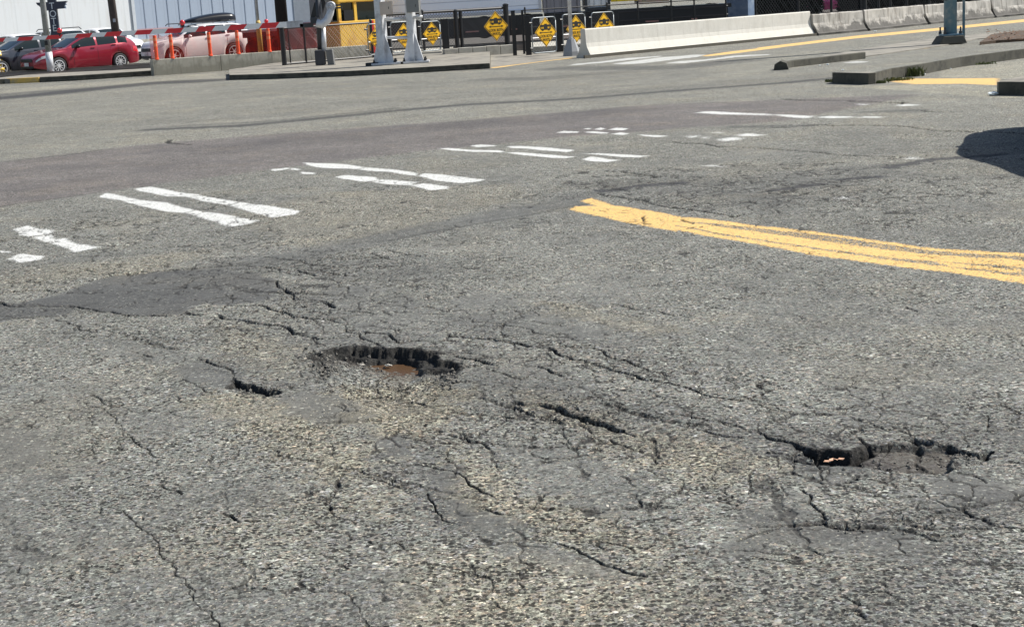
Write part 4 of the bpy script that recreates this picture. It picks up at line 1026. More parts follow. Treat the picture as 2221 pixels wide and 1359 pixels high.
# ------------------------------------------------------------------ swing gates and diamond signs
def rr_path(w_, z0, z1, r_=.10):
    pts = []
    for cx_, cz_, a0 in ((w_ / 2 - r_, z1 - r_, 0), (-w_ / 2 + r_, z1 - r_, 90), (-w_ / 2 + r_, z0 + r_, 180), (w_ / 2 - r_, z0 + r_, 270)):
        for k in range(5):
            a = R(a0 + k * 22.5); pts.append((cx_ + r_ * math.cos(a), 0, cz_ + r_ * math.sin(a)))
    return pts + [pts[0]]
GANG = R(40)
GF = plain('dull_gate_steel', (.20, .22, .23), .4, .3, var=.2)
def gate(px0, px1, py0, py1, Y, label):
    pxm = (px0 + px1) / 2; w_ = (px1 - px0) / (F_PX / Y) / math.cos(GANG); z1, z0 = P(pxm, py0, Y).z, P(pxm, py1, Y).z
    z0 = max(.10, z0); p = GX(pxm, Y)
    th = thing('swing_gate', label, 'gate', (p.x, Y, 0), GANG, 'small swing gates at the rail crossing')
    q = MB(); q.tube(rr_path(w_, z0, z1), .020, 8); q.build('frame', GF, th, smooth=True)
    q = MB(); q.tube([(-w_ / 2, 0, (z0 + z1) / 2 - .08), (w_ / 2, 0, (z0 + z1) / 2 - .08)], .018, 6); q.build('crossbar', MT['galv'], th)
    q = MB(); wires(q, Vector((-w_ / 2, 0, 0)), Vector((w_ / 2, 0, 0)), z0 + .02, z1 - .02, .12, .003); q.build('chain_link_mesh', MT['dark_steel'], th)
    for z in (z0 + .15, z1 - .15): q = MB(); q.tube([(-w_ / 2 - .10, 0, z), (-w_ / 2, 0, z)], .03, 6); q.build('hinge', MT['black'], th)
    return th
def diamond(px, py, hh, Y, label, rot=GANG):
    c = P(px, py, Y); s = F_PX / Y; a = hh / s
    th = thing('diamond_sign', label, 'sign', tuple(c), rot, 'yellow diamond signs at the rail crossing')
    def dia(k, y0, t_): 
        q = MB(); q.prism([(k, y0, 0), (0, y0, k), (-k, y0, 0), (0, y0, -k)], (0, t_, 0)); return q
    q = dia(a, 0, .012); q.build('plate', MT['sign_yellow'], th, bevel=.003)
    q = MB()
    o_, i_ = a * .955, a * .90
    for k in range(4):
        an = math.pi / 2 * k; u0 = (math.cos(an), math.sin(an)); u1 = (math.cos(an + math.pi / 2), math.sin(an + math.pi / 2))
        q.prism([(u0[0] * o_, -.003, u0[1] * o_), (u1[0] * o_, -.003, u1[1] * o_), (u1[0] * i_, -.003, u1[1] * i_), (u0[0] * i_, -.003, u0[1] * i_)], (0, .002, 0))
    q.build('border', MT['sign_black'], th)
    f = a; q = MB()
    def bx(x0, x1, z0, z1, y=-.003): q.box(((x0 + x1) / 2 * f, y, (z0 + z1) / 2 * f), (abs(x1 - x0) * f, .003, abs(z1 - z0) * f))
    bx(-.50, .50, .44, .50); bx(-.12, .12, .50, .56)                       # roof and pantograph
    bx(-.50, -.44, .22, .44); bx(.44, .50, .22, .44); bx(-.44, .44, .16, .24)      # ends, sill
    bx(-.46, .46, .37, .44)
    bx(-.18, .18, .24, .37); bx(-.36, -.31, .24, .37); bx(.31, .36, .24, .37)
    bx(-.36, -.20, .10, .16); bx(.20, .36, .10, .16)
    q.build('tram_symbol', MT['sign_black'], th)
    q = MB(); q.box((0, -.003, -.02 * f), (.94 * f, .003, .045 * f))
    for sg in (1, -1): q.prism([(sg * .60 * f, -.0045, -.02 * f), (sg * .44 * f, -.0045, .055 * f), (sg * .44 * f, -.0045, -.095 * f)], (0, .003, 0))
    q.build('double_arrow', MT['sign_black'], th)
    MX = Matrix.Rotation(R(90), 4, 'X')
    text_part('lettering', 'LOOK BOTH', .26 * a, Matrix.Translation((0, -.003, -.27 * a)) @ MX, MT['sign_black'], th, .001, .78, bold=.002)
    text_part('lettering', 'WAYS', .27 * a, Matrix.Translation((0, -.003, -.52 * a)) @ MX, MT['sign_black'], th, .001, .86, bold=.003)
    q = MB(); q.box((0, .03, 0), (a * 1.3, .03, .04)); q.build('mounting_bar', MT['galv'], th)
    return th
gate(917, 957, 47, 110, 48.5, 'small silver framed swing gate just right of the grey steel columns')
gate(853, 893, 48, 113, 48.0, 'small silver framed swing gate seen between the two grey steel columns')
gate(803, 838, 52, 118, 47.6, 'small silver framed swing gate half hidden behind the left steel column')
gate(1156, 1208, 38, 114, 47.2, 'rounded silver swing gate left of the pale light pole')
gate(1222, 1272, 31, 110, 49.0, 'rounded silver swing gate right behind the pale light pole')
gate(1284, 1334, 27, 108, 51.0, 'rounded silver swing gate behind the left end of the pale barrier')
diamond(1076, 57, 31, 50.0, 'largest and highest yellow diamond sign, mounted alone on the black fence', R(34))
diamond(1184, 70, 31, 46.9, 'yellow diamond sign on the gate left of the pale light pole')
diamond(1250, 63, 29, 48.7, 'yellow diamond sign partly covered by the pale light pole')
diamond(1311, 58, 29.5, 50.7, 'yellow diamond sign with its lower half hidden by the pale barrier')
diamond(937.5, 73.5, 24.5, 48.2, 'smaller yellow diamond sign on the gate right of the steel columns')
diamond(877, 78, 26, 47.7, 'yellow diamond sign partly hidden by the right steel column')
diamond(820, 83, 27, 47.3, 'yellow diamond sign almost hidden behind the left steel column')
# ------------------------------------------------------------------ twin steel column frame
Yf = 43.3; s_ = F_PX / Yf
base = GX(862, Yf); th = thing('steel_column_frame', 'pair of grey steel columns joined by two pipes on a kerbside island', 'steel frame', (base.x, Yf, .14))
def fx(px, py): p = P(px, py, Yf); return (p.x - base.x, p.z - .14)
for (cx0, cy0, cx1, cy1, w_) in ((818, -60, 829, 134, .27), (884, -60, 894, 132, .24)):
    x0, z0 = fx(cx1, cy1); x1, z1 = fx(cx0, cy0)
    xc = (x0 + x1) / 2 + .02
    q = MB(); q.box((xc, 0, 1.9), (w_ * .86, w_ * .86, 3.8), Matrix.Rotation(R(-33), 3, 'Z')); q.build('column', MT['galv_lite'], th, bevel=.012)
    for an, k in ((R(-33), .40), (R(57), .16), (R(147), .30)):
        u = Vector((math.cos(an), math.sin(an), 0)); n = Vector((-u.y, u.x, 0)) * .012
        p0 = Vector((xc, 0, .05)) + u * w_ * .42
        q = MB(); q.prism([p0 - n, p0 + u * .26 - n, p0 + u * .23 + Vector((0, 0, .12)) - n, p0 + Vector((0, 0, .82)) - n], n * 2); q.build('gusset', MT['galv_lite'], th)
    q = MB(); q.box((xc + .08, 0, .04), (w_ * 3.1, w_ * 2.4, .05)); q.build('base_plate', MT['galv_lite'], th, bevel=.006)
    q = MB(); q.box((xc + .08, 0, -.03), (w_ * 2.9, w_ * 2.3, .12)); q.build('footing', MT['concrete_new'], th, bevel=.01)
    q = MB()
    for dx in (-.26, .34):
        for dy in (-.22, .22): q.lathe([(.001, .17), (.022, .17), (.022, .06)], 6, 'Z', (xc + dx, dy, 0)); q.lathe([(.001, .12), (.04, .12), (.04, .065)], 6, 'Z', (xc + dx, dy, 0))
    q.build('anchor_bolt', MT['black'], th)
q = MB(); q.box((-.72, -.1, .02), (.36, .3, .14)); q.build('black_foot_box', MT['black'], th, bevel=.02)
q = MB(); q.box((.20, .0, .0), (.28, .3, .12)); q.build('cable_gap', MT['black'], th)
for py, r_ in ((42, .045), (82, .042)):
    (xa, za), (xb, zb_) = fx(830, py), fx(884, py); q = MB(); q.tube([(xa, 0, za), (xb, 0, zb_)], r_, 12); q.build('cross_pipe', MT['white_paint'], th, smooth=True)
(xa, za), (xb, zb_) = fx(893, 38), fx(917, 37); q = MB(); q.tube([(xa, -.05, za), (xb, -.05, za)], .045, 12); q.build('side_pipe', MT['white_paint'], th, smooth=True)
xa, za = fx(913, 48); q = MB(); q.tube([(xa, -.05, za), (xa, -.05, 3.4)], .03, 8); q.build('thin_pipe', MT['galv_lite'], th, smooth=True)
for (x0, x1, y0, y1, mt, nm) in ((825, 849, 3, 33, plain('beige_box', (.55, .46, .38), .5), 'beige_box'), (882, 908, -2, 28, plain('grey_box', (.22, .22, .21), .5), 'grey_box')):
    (xa, za), (xb, zb_) = fx(x0, y1), fx(x1, y0); q = MB(); q.box(((xa + xb) / 2 + .02, -.17, (za + zb_) / 2), (xb - xa, .16, zb_ - za), Matrix.Rotation(R(-8), 3, 'Z')); o_ = q.build('control_box', mt, th, bevel=.012)
    q = MB(); q.box(((xa + xb) / 2 + .1, -.255, (za + zb_) / 2), (.03, .015, .07)); q.build('latch', MT['black'], o_)
# ------------------------------------------------------------------ crossing gate with striped arm
Yg = 46.0; g0 = GX(704, Yg); th = thing('crossing_gate', 'lowered rail crossing gate with long red and white striped arm and grey mechanism', 'crossing gate', (g0.x, Yg, .0))
def gx(px, py, dy=0): p = P(px, py, Yg + dy); return Vector((p.x - g0.x, dy, p.z))
armm = NT('striped_arm'); sp = armm.n('ShaderNodeSeparateXYZ'); armm.l(armm.obj(), sp.inputs[0])
ph = armm.math('ADD', armm.math('ADD', sp.outputs[0], armm.math('MULTIPLY', sp.outputs[2], -.9)), 40.12)
fr_ = armm.math('FRACT', armm.math('DIVIDE', ph, 1.055)); st_ = armm.ramp(fr_, [(0, 0), (.005, 1), (.52, 1), (.525, 0)])
nn = armm.noise(7, 4, .6); wc = armm.mix(nn, (.84, .84, .83), (.93, .93, .92)); rc = armm.mix(nn, (.68, .02, .03), (.85, .03, .04))
armm.l(armm.mix(st_, wc, rc), armm.b.inputs['Base Color']); armm.b.inputs['Roughness'].default_value = .4
A0, A1 = gx(650, 52), gx(-60, 90.5, 4.0)
q = MB(); rr = []
for i in range(41):
    t_ = i / 40; c_ = A0.lerp(A1, t_); h_ = .085 * (1 - t_) + .055 * t_; d_ = .03
    rr.append([c_ + Vector((0, -d_, -h_)), c_ + Vector((0, -d_, h_)), c_ + Vector((0, d_, h_)), c_ + Vector((0, d_, -h_)), c_ + Vector((0, -d_, -h_))])
q.grid(rr); q.build('striped_arm', armm.m, th)
q = MB(); q.box(gx(437, 62, 1.3) + Vector((0, -.045, 0)), (.17, .02, .17)); q.build('arm_clamp', MT['galv'], th)
q = MB(); q.box(gx(640, 53) + Vector((0, -.04, 0)), (.5, .02, .2)); q.build('arm_clamp', MT['galv'], th)
for px, py, dy, k in ((130, 75, 2.85, 1), (396, 58, 1.5, 1), (578, 53, .5, .75)):
    p = gx(px, py, dy)
    q = MB(); q.tube([p + Vector((0, 0, -.06)), p + Vector((0, 0, .06))], .035 * k, 8); q.box(p + Vector((0, .02, .03)), (.11 * k, .08, .07)); lm = q.build('lamp_bracket', MT['black'], th)
    q = MB(); q.lathe([(.001, -.075), (.05 * k, -.068), (.08 * k, -.04), (.09 * k, 0), (.08 * k, .04), (.05 * k, .06), (.001, .065)], 16, 'Y', p + Vector((0, 0, .10 * k + .02))); q.build('red_lens', MT['lamp_red'], lm, smooth=True)
q = MB(); q.tube([gx(694, 108), gx(687, -40)], .075, 14); q.build('mast', MT['dark_steel'], th, smooth=True)
q = MB(); q.tube([gx(703, 112), gx(701, 60)], [.085, .07], 12); q.build('lower_mast', MT['galv_lite'], th, smooth=True)
q = MB(); pts = [gx(688, 50), gx(700, 53), gx(711, 44), gx(717, 30), gx(719, 14)]; q.tube([p + Vector((0, -.16, 0)) for p in pts], [.13, .14, .12, .11, .12], 12); q.build('curved_bracket', MT['galv_lite'], th, smooth=True)
q = MB(); c_ = gx(719, 14); q.lathe([(.001, -.30), (.05, -.30), (.06, -.27), (.10, -.265), (.13, -.27), (.145, -.24), (.145, -.08), (.001, -.08)], 24, 'Y', c_ - Vector((0, 0, 0))); q.build('pivot_drum', MT['galv'], th)
q = MB()
for dz in (.03, -.05): q.box(gx(733, 14) + Vector((0, -.2, dz)), (.28, .03, .05))
q.build('conversion_lever', MT['dark_steel'], th)
q = MB(); q.prism([gx(672, 44), gx(684, 42), gx(688, 6), (gx(682, 6))], (0, .1, 0)); q.build('support_plate', MT['black'], th); q = MB(); q.prism([gx(700, 30), gx(706, 6), gx(702, -5), gx(696, 0)], (0, .1, 0)); q.build('support_plate', MT['black'], th)
q = MB(); q.box(gx(665, 55) + Vector((0, 0, 0)), (.42, .10, .12)); q.box(gx(683, 45) + Vector((0, -.05, .0)), (.25, .16, .20)); q.build('arm_adapter', MT['dark_steel'], th, bevel=.01)
q = MB(); q.box(gx(695, 125) + Vector((0, -.02, 0)), (.30, .32, .44)); q.build('mechanism_box', MT['dark_steel'], th, bevel=.02)
q = MB(); q.box(gx(717, 126) + Vector((0, .02, 0)), (.20, .34, .52), Matrix.Rotation(R(-4), 3, 'Y')); q.build('side_housing', plain('grey_housing', (.15, .15, .145), .6), th, bevel=.02)
q = MB(); q.box(gx(706, 144), (.62, .5, .08)); q.build('foot_plate', MT['black'], th, bevel=.01)
# ------------------------------------------------------------------ poles
def pole(name, label, px_top, px_base, Y, r0, r1, mat, H=7, base=None, z0=0, cat='pole', pys=(0, 100)):
    p0 = GX(px_base, Y); th = thing(name, label, cat, (p0.x, Y, z0))
    return th
p = GX(111, 59.3); th = thing('lamp_pole', 'mottled grey metal pole with a pale lower sleeve in front of the red car', 'pole', (p.x, 59.3 - 4.6, .0)); th.location = (GX(111, 54.7).x, 54.7, .16)
q = MB(); q.tube([(0, 0, 0), (0, 0, 3.2), (0, 0, 7)], [.11, .10, .085], 14); q.build('shaft', plain('mottled_steel', (.33, .34, .33), .6, .2, var=.3, scale=10, dirt=(.14, .16, .12), dscale=6), th, smooth=True)
q = MB(); q.tube([(0, 0, 0), (0, 0, .72)], .125, 14); q.build('sleeve', MT['galv_lite'], th, smooth=True)
q = MB(); q.box((.0, -.14, 1.05), (.12, .06, .16)); q.build('small_box', MT['black'], th, bevel=.008)
q = MB(); q.box((0, 0, .012), (.36, .36, .03)); q.build('base_plate', MT['galv'], th)
p = GX(260, 64); th = thing('wooden_pole', 'brown wooden utility pole rising behind the parked cars at left', 'pole', (p.x, 64, 0))
q = MB(); q.tube([(0, 0, 0), (-.10, 0, 4), (-.18, 0, 8)], [.17, .16, .14], 14); q.build('shaft', MT['wood'], th, smooth=True); q = MB(); q.box((0, -.17, 1.9), (.1, .02, .14)); q.build('tag_plate', MT['galv'], th)
p = GX(619, 55); th = thing('dark_column', 'thick black pole rising behind the striped gate arm', 'pole', (p.x, 55, 0))
q = MB(); q.tube([(0, 0, 0), (0, 0, 8)], [.22, .2], 18); q.build('shaft', plain('blackened_wood', (.018, .015, .014), .9, bump=.01), th, smooth=True); q = MB(); q.tube([(0, 0, 0), (0, 0, .15)], .26, 18); q.build('collar', MT['black'], th)
p = GX(567, 58); th = thing('pipe_pole', 'thin white pole with a yellow lower half behind the netting', 'pole', (p.x, 58, 0))
q = MB(); q.tube([(0, 0, 1.55), (0, 0, 7)], .055, 10); q.build('upper_pipe', MT['white_paint'], th, smooth=True)
q = MB(); q.tube([(0, 0, 0), (0, 0, 1.45), (0, 0, 1.56)], [.10, .10, .075], 12); q.build('yellow_sleeve', MT['yellow_paint'], th, smooth=True)
q = MB(); q.box((0, 0, .05), (.5, .4, .3)); q.build('footing', MT['concrete'], th, bevel=.03)
# pale light pole with octagonal foot
p = G(1241, 122.5); th = thing('light_pole', 'slender pale pole on a grey tapered foot beside the barrier end', 'pole', tuple(p))
q = MB(); q.tube([(0, .2, .4), (0, .2, 7)], [.058, .05], 14); q.build('shaft', MT['galv_lite'], th, smooth=True)
q = MB(); n = 8; r0, r1 = .25, .13
q.tube([(0, .2, -.02), (0, .2, .14), (0, .2, .44), (0, .2, .50)], [.27, .25, .14, .12], 8); q.build('tapered_foot', plain('cast_foot', (.30, .31, .32), .7, 0, var=.15), th)
q = MB(); q.tube([(0, .2, .49), (0, .2, .55)], .075, 12); q.build('collar', MT['galv'], th)
# blue-grey signal pole on the right
p = G(2070, 97); pz = .02; th = thing('signal_pole', 'thick blue-grey signal pole bolted to a concrete footing on the island', 'signal pole', (p.x, p.y, pz))
q = MB(); q.tube([(0, .35, .24), (0, .35, 8)], [.165, .15], 24); q.build('shaft', MT['steel_blue'], th, smooth=True)
q = MB(); q.add([(-.40, 0, 0), (.34, 0, 0), (.36, .75, 0), (-.38, .75, 0), (-.27, .06, .20), (.26, .06, .20), (.28, .65, .20), (-.27, .65, .20)], [(0, 1, 5, 4), (1, 2, 6, 5), (2, 3, 7, 6), (3, 0, 4, 7), (4, 5, 6, 7), (3, 2, 1, 0)]); q.build('footing', MT['kerb'], th, bevel=.02)
q = MB(); q.box((0.02, .35, .225), (.50, .50, .04)); q.build('base_plate', MT['steel_blue'], th, bevel=.006)
for dx, dy in ((-.2, .14), (.2, .14), (-.2, .56), (.2, .56)):
    q = MB(); q.lathe([(.001, .42), (.022, .42), (.022, .24)], 8, 'Z', (dx, dy, 0)); q.lathe([(.001, .31), (.042, .31), (.042, .245)], 6, 'Z', (dx, dy, 0)); q.build('anchor_bolt', MT['dark_steel'], th)
q = MB(); q.tube([(.33, .30, 0), (.33, .30, 8)], .035, 10); q.build('conduit', MT['steel_blue'], th, smooth=True)
q = MB(); q.box((-.2, .22, 1.16), (.09, .10, .12)); q.build('push_button_box', MT['black'], th, bevel=.01)
p = GX(1608, 61); th = thing('steel_column', 'broad blue-grey steel column behind the pale concrete barrier', 'column', (p.x, 61, 0), R(-30))
q = MB(); q.box((0, 0, 4), (.98, .98, 8)); q.build('shaft', plain('weathered_blue_steel', (.14, .20, .30), .6, 0, var=.3, scale=3, dirt=(.26, .32, .40), dscale=2.2), th, bevel=.03)
q = MB(); q.box((0, 0, .1), (1.3, 1.3, .3)); q.build('plinth', MT['concrete'], th, bevel=.03)
# yellow bollard far left
p = G(-2, 168); th = thing('bollard', 'yellow hydrant-like bollard at the left edge beside the dark car wheel', 'bollard', (p.x, p.y + .3, .16))
q = MB(); q.lathe([(.001, .86), (.06, .84), (.11, .78), (.13, .70), (.15, .69), (.15, .64), (.12, .62), (.13, .2), (.17, .18), (.17, .1), (.15, .08), (.15, 0)], 20, 'Z'); q.build('barrel', plain('hydrant_yellow', (.80, .50, .04), .4, coat=.4), th, smooth=True)
q = MB(); q.lathe([(.07, -.18), (.08, -.18), (.08, .18), (.07, .18)], 12, 'Y', (0, 0, .48)); q.build('outlet', MT['galv'], th)
# ------------------------------------------------------------------ cars
RED = car_paint('ruby_paint', (.30, .012, .03)); GREY = car_paint('graphite_paint', (.055, .057, .068)); WHITE = car_paint('white_car_paint', (.90, .89, .88), 0)
SILV = car_paint('silver_paint', (.36, .42, .50)); TEAL = car_paint('pale_teal_paint', (.42, .56, .58), .1); MAG = car_paint('magenta_paint', (.42, .03, .16))
HD = math.atan2(-UA.y, -UA.x)
def fwd(c, f, s): return (c[0] + UA.x * f - NA.x * s, c[1] + UA.y * f - NA.y * s, 0)
_a, _b = GX(131, 56.9), GX(266, 58.7); RC = ((_a.x + _b.x) / 2 - NA.x * .85, (_a.y + _b.y) / 2 - NA.y * .85); DC = fwd(RC, -1.2, 2.25)
car('parked_car', 'ruby red hatchback with silver ten-spoke wheels parked behind the kerb', 'hatch', RED, (*RC, 0), HD, 4.42, 1.74, 1.42, 'cars parked in the lot')
car('parked_car', 'dark grey car half hidden beyond the red hatchback at the left edge', 'hatch', GREY, DC, HD, 4.5, 1.8, 1.46, 'cars parked in the lot', spokes=7)
car('parked_car', 'silver blue car with its red tail light showing past the red hatchback', 'hatch', SILV, fwd(RC, 2.0, 4.7), HD, 4.4, 1.76, 1.46, 'cars parked in the lot')
car('parked_car', 'pale teal car cut off by the left edge behind the dark grey car', 'hatch', TEAL, fwd(DC, -2.0, 2.4), HD, 4.3, 1.74, 1.44, 'cars parked in the lot')
HW = math.atan2(NA.y, NA.x)
for px, Y, H, lb, kd in ((62, 69, 1.56, 'white car whose roof shows above the dark grey car', 'hatch'), (150, 71, 1.66, 'white estate car with roof rails showing above the windscreen of the red hatchback', 'suv'), (238, 73.2, 1.62, 'white car whose roof shows above the rear of the red hatchback', 'hatch')):
    p = GX(px, Y); c_ = car('parked_car', lb, kd, WHITE, tuple(p), HW, 4.5, 1.8, H, 'cars parked in the lot')
    if kd == 'suv':
        q = MB()
        for sg in (1, -1): q.tube([(1.0 - .6, sg * .6, H - .04), (.2, sg * .6, H + .05), (-1.5, sg * .6, H + .04), (-1.7, sg * .6, H - .05)], .022, 6)
        q.build('roof_rails', MT['dark_steel'], c_)
fw, rw = GX(389, 61.2), GX(507, 62.6); hv = (fw - rw).normalized(); mid = (fw + rw) / 2 + away(hv) * .9
car('parked_car', 'white sport utility car with a black roof box behind the orange netting', 'suv', WHITE, tuple(mid), math.atan2(hv.y, hv.x), 4.45, 1.84, 1.58, 'cars parked in the lot', spokes=6, roofbox=True)
p = GX(1800, 92); car('parked_car', 'magenta car glimpsed between black posts beyond the old barriers', 'hatch', MAG, tuple(p), R(200), 4.3, 1.75, 1.45, 'cars parked in the lot')
# ------------------------------------------------------------------ buildings
def bld(name, label, right, w_, ang, dep, H, mat, trim):
    u = Vector((math.cos(ang), math.sin(ang), 0)); o_ = Vector(right) - u * w_ / 2
    th = thing(name, label, 'building', tuple(o_), ang)
    q = MB(); q.box((0, dep / 2, H / 2), (w_, dep, H)); q.build('wall', mat, th)
    for sg in (1, -1): q = MB(); q.box((sg * (w_ / 2 - .02), -.04, H / 2), (.22, .10, H - .1)); q.build('corner_trim', trim, th)
    q = MB(); q.box((0, dep / 2, H + .12), (w_ + .4, dep + .4, .24)); q.build('roof', trim, th)
    q = MB(); q.box((0, -.05, .35), (w_ - .6, .12, .7)); q.build('plinth', MT['concrete'], th)
    return th
bld('white_warehouse', 'large off-white metal warehouse behind the parked cars at far left', GX(298, 88), 34, R(52), 12, 8, ribbed('white_cladding', (.66, .68, .69), .55, 0, .1, (.56, .56, .55), .03, .6, .93), plain('pale_trim', (.50, .53, .56), .6))
bx0, bx1 = -11, 11
th = bld('blue_warehouse', 'blue-grey ribbed metal warehouse behind the white car', GX(646, 108), 22, R(46), 12, 8, ribbed('blue_grey_cladding', (.35, .41, .50), 1.11, 0, .04, (.31, .365, .45), .05, .5, .88), plain('slate_trim', (.13, .16, .20), .6))
q = MB()
for i in range(24): q.box((-(bx1 - bx0) / 2 + .5 + i * .9, -.03, 4), (.05, .014, 7.9))
q.build('seam_ribs', plain('rib_blue_grey', (.33, .385, .47), .5), th)  # ribs a little darker than the cladding
q = MB(); q.box((-6.2, -.07, 1.0), (.12, .06, 1.4)); q.build('downpipe', MT['dark_steel'], th)
q = MB(); q.box((-1.6, -.06, 1.30), (4.2, .05, .13)); q.build('red_lettered_band', plain('faded_red_band', (.45, .30, .32), .7, var=.2), th)
# pylon sign
Ys = 66.; pc = P(117, 40, Ys); th = thing('pylon_sign', 'dark navy vertical sign with white letters and a feathered crosspiece', 'sign', (pc.x, Ys, 0), 0)
navy = plain('navy_enamel', (.010, .016, .05), .35, coat=.4)
def sx_(px, py): p = P(px, py, Ys); return (p.x - pc.x, p.z)
q = MB(); q.box((0, 0, 1.75), (.37, .16, 3.5)); q.build('upright', navy, th, bevel=.01)
zz = sx_(115, 13)[1]; xl, xr = sx_(79, 14)[0] + .02, sx_(147, 12)[0]
q = MB()
q.prism([(xl, -.10, zz + .17), (xr, -.10, zz + .17), (xr - .05, -.10, zz + .09), (xr - .10, -.10, zz + .09), (xr - .06, -.10, zz + .0), (xr - .14, -.10, zz + .0), (xr - .10, -.10, zz - .14), (xr - .45, -.10, zz - .15), (-.30, -.10, zz - .20), (xl + .16, -.10, zz - .03), (xl + .12, -.10, zz + .03), (xl + .06, -.10, zz + .06)], (0, .2, 0)); q.build('wing_crosspiece', navy, th)
letm = plain('white_letter', (.80, .80, .80), .4)
for ch, py, px in (('T', 14, 114), ('O', 31, 116.5), ('T', 47, 119), ('E', 62, 121)):
    x_, z_ = sx_(px, py); text_part('letter', ch, .40, Matrix.Translation((0, -.105 if py < 20 else -.085, z_)) @ Matrix.Rotation(R(90), 4, 'X'), letm, th, .006, .95)
# ------------------------------------------------------------------ rail cars, trailer, machines
def bogie(parent, x, y=0):
    we = bpy.data.objects.new('bogie', None); COL.objects.link(we); we.parent = parent; we.location = (x, y, 0)
    for dx in (-.85, .85):
        q = MB(); q.lathe([(.001, -.72), (.40, -.72), (.42, -.70), (.42, -.62), (.001, -.62)], 20, 'Y', (dx, 0, .62)); q.lathe([(.001, .72), (.40, .72), (.42, .62), (.001, .62)], 20, 'Y', (dx, 0, .62)); q.build('wheel', plain('wheel_steel', (.06, .055, .05), .6, .3), we)
    q = MB(); q.box((0, -.85, .62), (1.9, .16, .26)); q.box((0, -.85, .55), (.6, .22, .45)); q.build('side_frame', MT['black'], we, bevel=.02)
YR = 57.3
def flatcar(px0, px1, label):
    x0, x1 = GX(px0, YR).x, GX(px1, YR).x; th = thing('flat_railcar', label, 'railcar', ((x0 + x1) / 2, YR + 1.0, .2), 0, 'flat railcars on the siding'); L = x1 - x0
    q = MB(); q.box((0, 0, .93), (L, 2.7, .14)); q.box((0, -1.28, .60), (L * .96, .12, .62)); q.box((0, 1.28, .60), (L * .96, .12, .62)); q.build('deck', MT['black'], th)
    q = MB(); q.box((0, 0, .5), (L * .9, .6, .5)); q.build('centre_sill', MT['dark_steel'], th)
    for x in (-L / 2 + 1.4, L / 2 - 1.4): bogie(th, x)
    q = MB()
    for i in range(int(L / 1.6)): q.box((-L / 2 + .8 + i * 1.6, -1.36, .50), (.22 if i % 2 else .5, .02, .05))
    q.build('reflector_strip', plain('dirty_reflector', (.40, .20, .17), .5), th)
    return th
flatcar(800, 1180, 'black flat railcar under the ribbed white trailer')
flatcar(1187, 1585, 'black flat railcar carrying white and yellow containers behind the pale barrier')
def cont(px0, px1, label, mat, z0=1.22, H=2.6, name='container', cat='container', frame=None, group='containers on the railcars', doors=False):
    x0, x1 = GX(px0, YR).x, GX(px1, YR).x; L = x1 - x0; th = thing(name, label, cat, ((x0 + x1) / 2, YR + 1.0, z0), 0, group)
    q = MB(); q.box((0, 0, H / 2), (L - .08, 2.4, H - .08)); q.build('shell', mat, th)
    fm = frame or mat
    q = MB()
    for sx in (-1, 1):
        q.box((sx * (L / 2 - .05), -1.2, H / 2), (.10, .12, H))
    q.box((0, -1.2, .06), (L - .2, .12, .12)); q.box((0, -1.2, H - .06), (L - .2, .12, .12)); q.build('frame', fm, th, bevel=.01)
    if doors:
        q = MB()
        for k in (-.32, -.14, .14, .32): q.tube([(L * k, -1.24, .1), (L * k, -1.24, H - .2)], .022, 6); q.box((L * k, -1.25, .5), (.14, .03, .06))
        q.build('lock_rods', MT['galv'], th)
    return th
cont(741, 1178, 'long white horizontally ribbed trailer body on the siding', ribbed('ribbed_trailer', (.80, .84, .92), 3.6, 2, .6, None, .03, .5), 1.28, 2.9, 'trailer_body', 'trailer', plain('trailer_rail', (.50, .52, .56), .5), None)
cont(1182, 1262, 'dull grey ribbed container beside the ribbed white trailer', ribbed('grey_container', (.23, .22, .24), 3.5, 0, .8, (.13, .12, .12)), doors=False)
cont(1271, 1326, 'white container end with black lock rods behind the railing', plain('container_white', (.80, .81, .82), .5), frame=MT['dark_steel'], doors=True)
cont(1328, 1386, 'bright yellow container behind the railing', ribbed('yellow_container', (.82, .55, .01), 3.2, 0, .6, (.75, .45, .03)), z0=1.5)
gm = NT('graffiti'); vv = gm.vor(2.2, 'SMOOTH_F1'); n_ = gm.noise(3.5, 4, .7, None, 1); gm.l(gm.mix(.55, (.42, .30, .22), gm.mix(1.0, n_, (1.0, .62, .42), 'MULTIPLY')), gm.b.inputs['Base Color'])
cont(1388, 1452, 'container covered in red and yellow graffiti behind the railing', gm.m, z0=1.35)
cont(1455, 1562, 'dusty grey container at the right end of the siding', ribbed('dusty_container', (.30, .28, .26), 3.0, 0, .7, (.16, .15, .14)), z0=1.55)
# yellow rail machine
Ym = 55.6; ma = R(42); mu = Vector((math.cos(ma), math.sin(ma), 0)); mn = Vector((mu.y, -mu.x, 0)); L = 2.05; cc = GX(742, 54.6) + mu * L / 2 - mn * .53
th = thing('yellow_loader', 'yellow and orange yard machine with dark cab windows behind the netting', 'machine', (cc.x, cc.y, 0), ma)
ym = plain('machine_yellow', (.88, .52, .07), .5, var=.1, dirt=(.60, .30, .06)); om = plain('machine_orange', (.60, .10, .02), .5)
q = MB(); q.box((0, 0, .80), (L, 1.06, 1.14)); q.build('body', ym, th, bevel=.02)
q = MB(); q.box((-L / 2 - .012, 0, .80), (.02, 1.02, 1.10)); q.build('orange_end_plate', plain('machine_orange_red', (1.0, .34, .04), .5), th)
q = MB(); q.box((0, .0, 1.70), (L * .90, .86, .66)); q.build('cab_windows', MT['glass'], th)
for k in (-.47, -.12, .47):
    q = MB(); q.box((L * k, -.46, 1.70), (.12, .10, .66)); q.build('cab_pillar', ym, th)
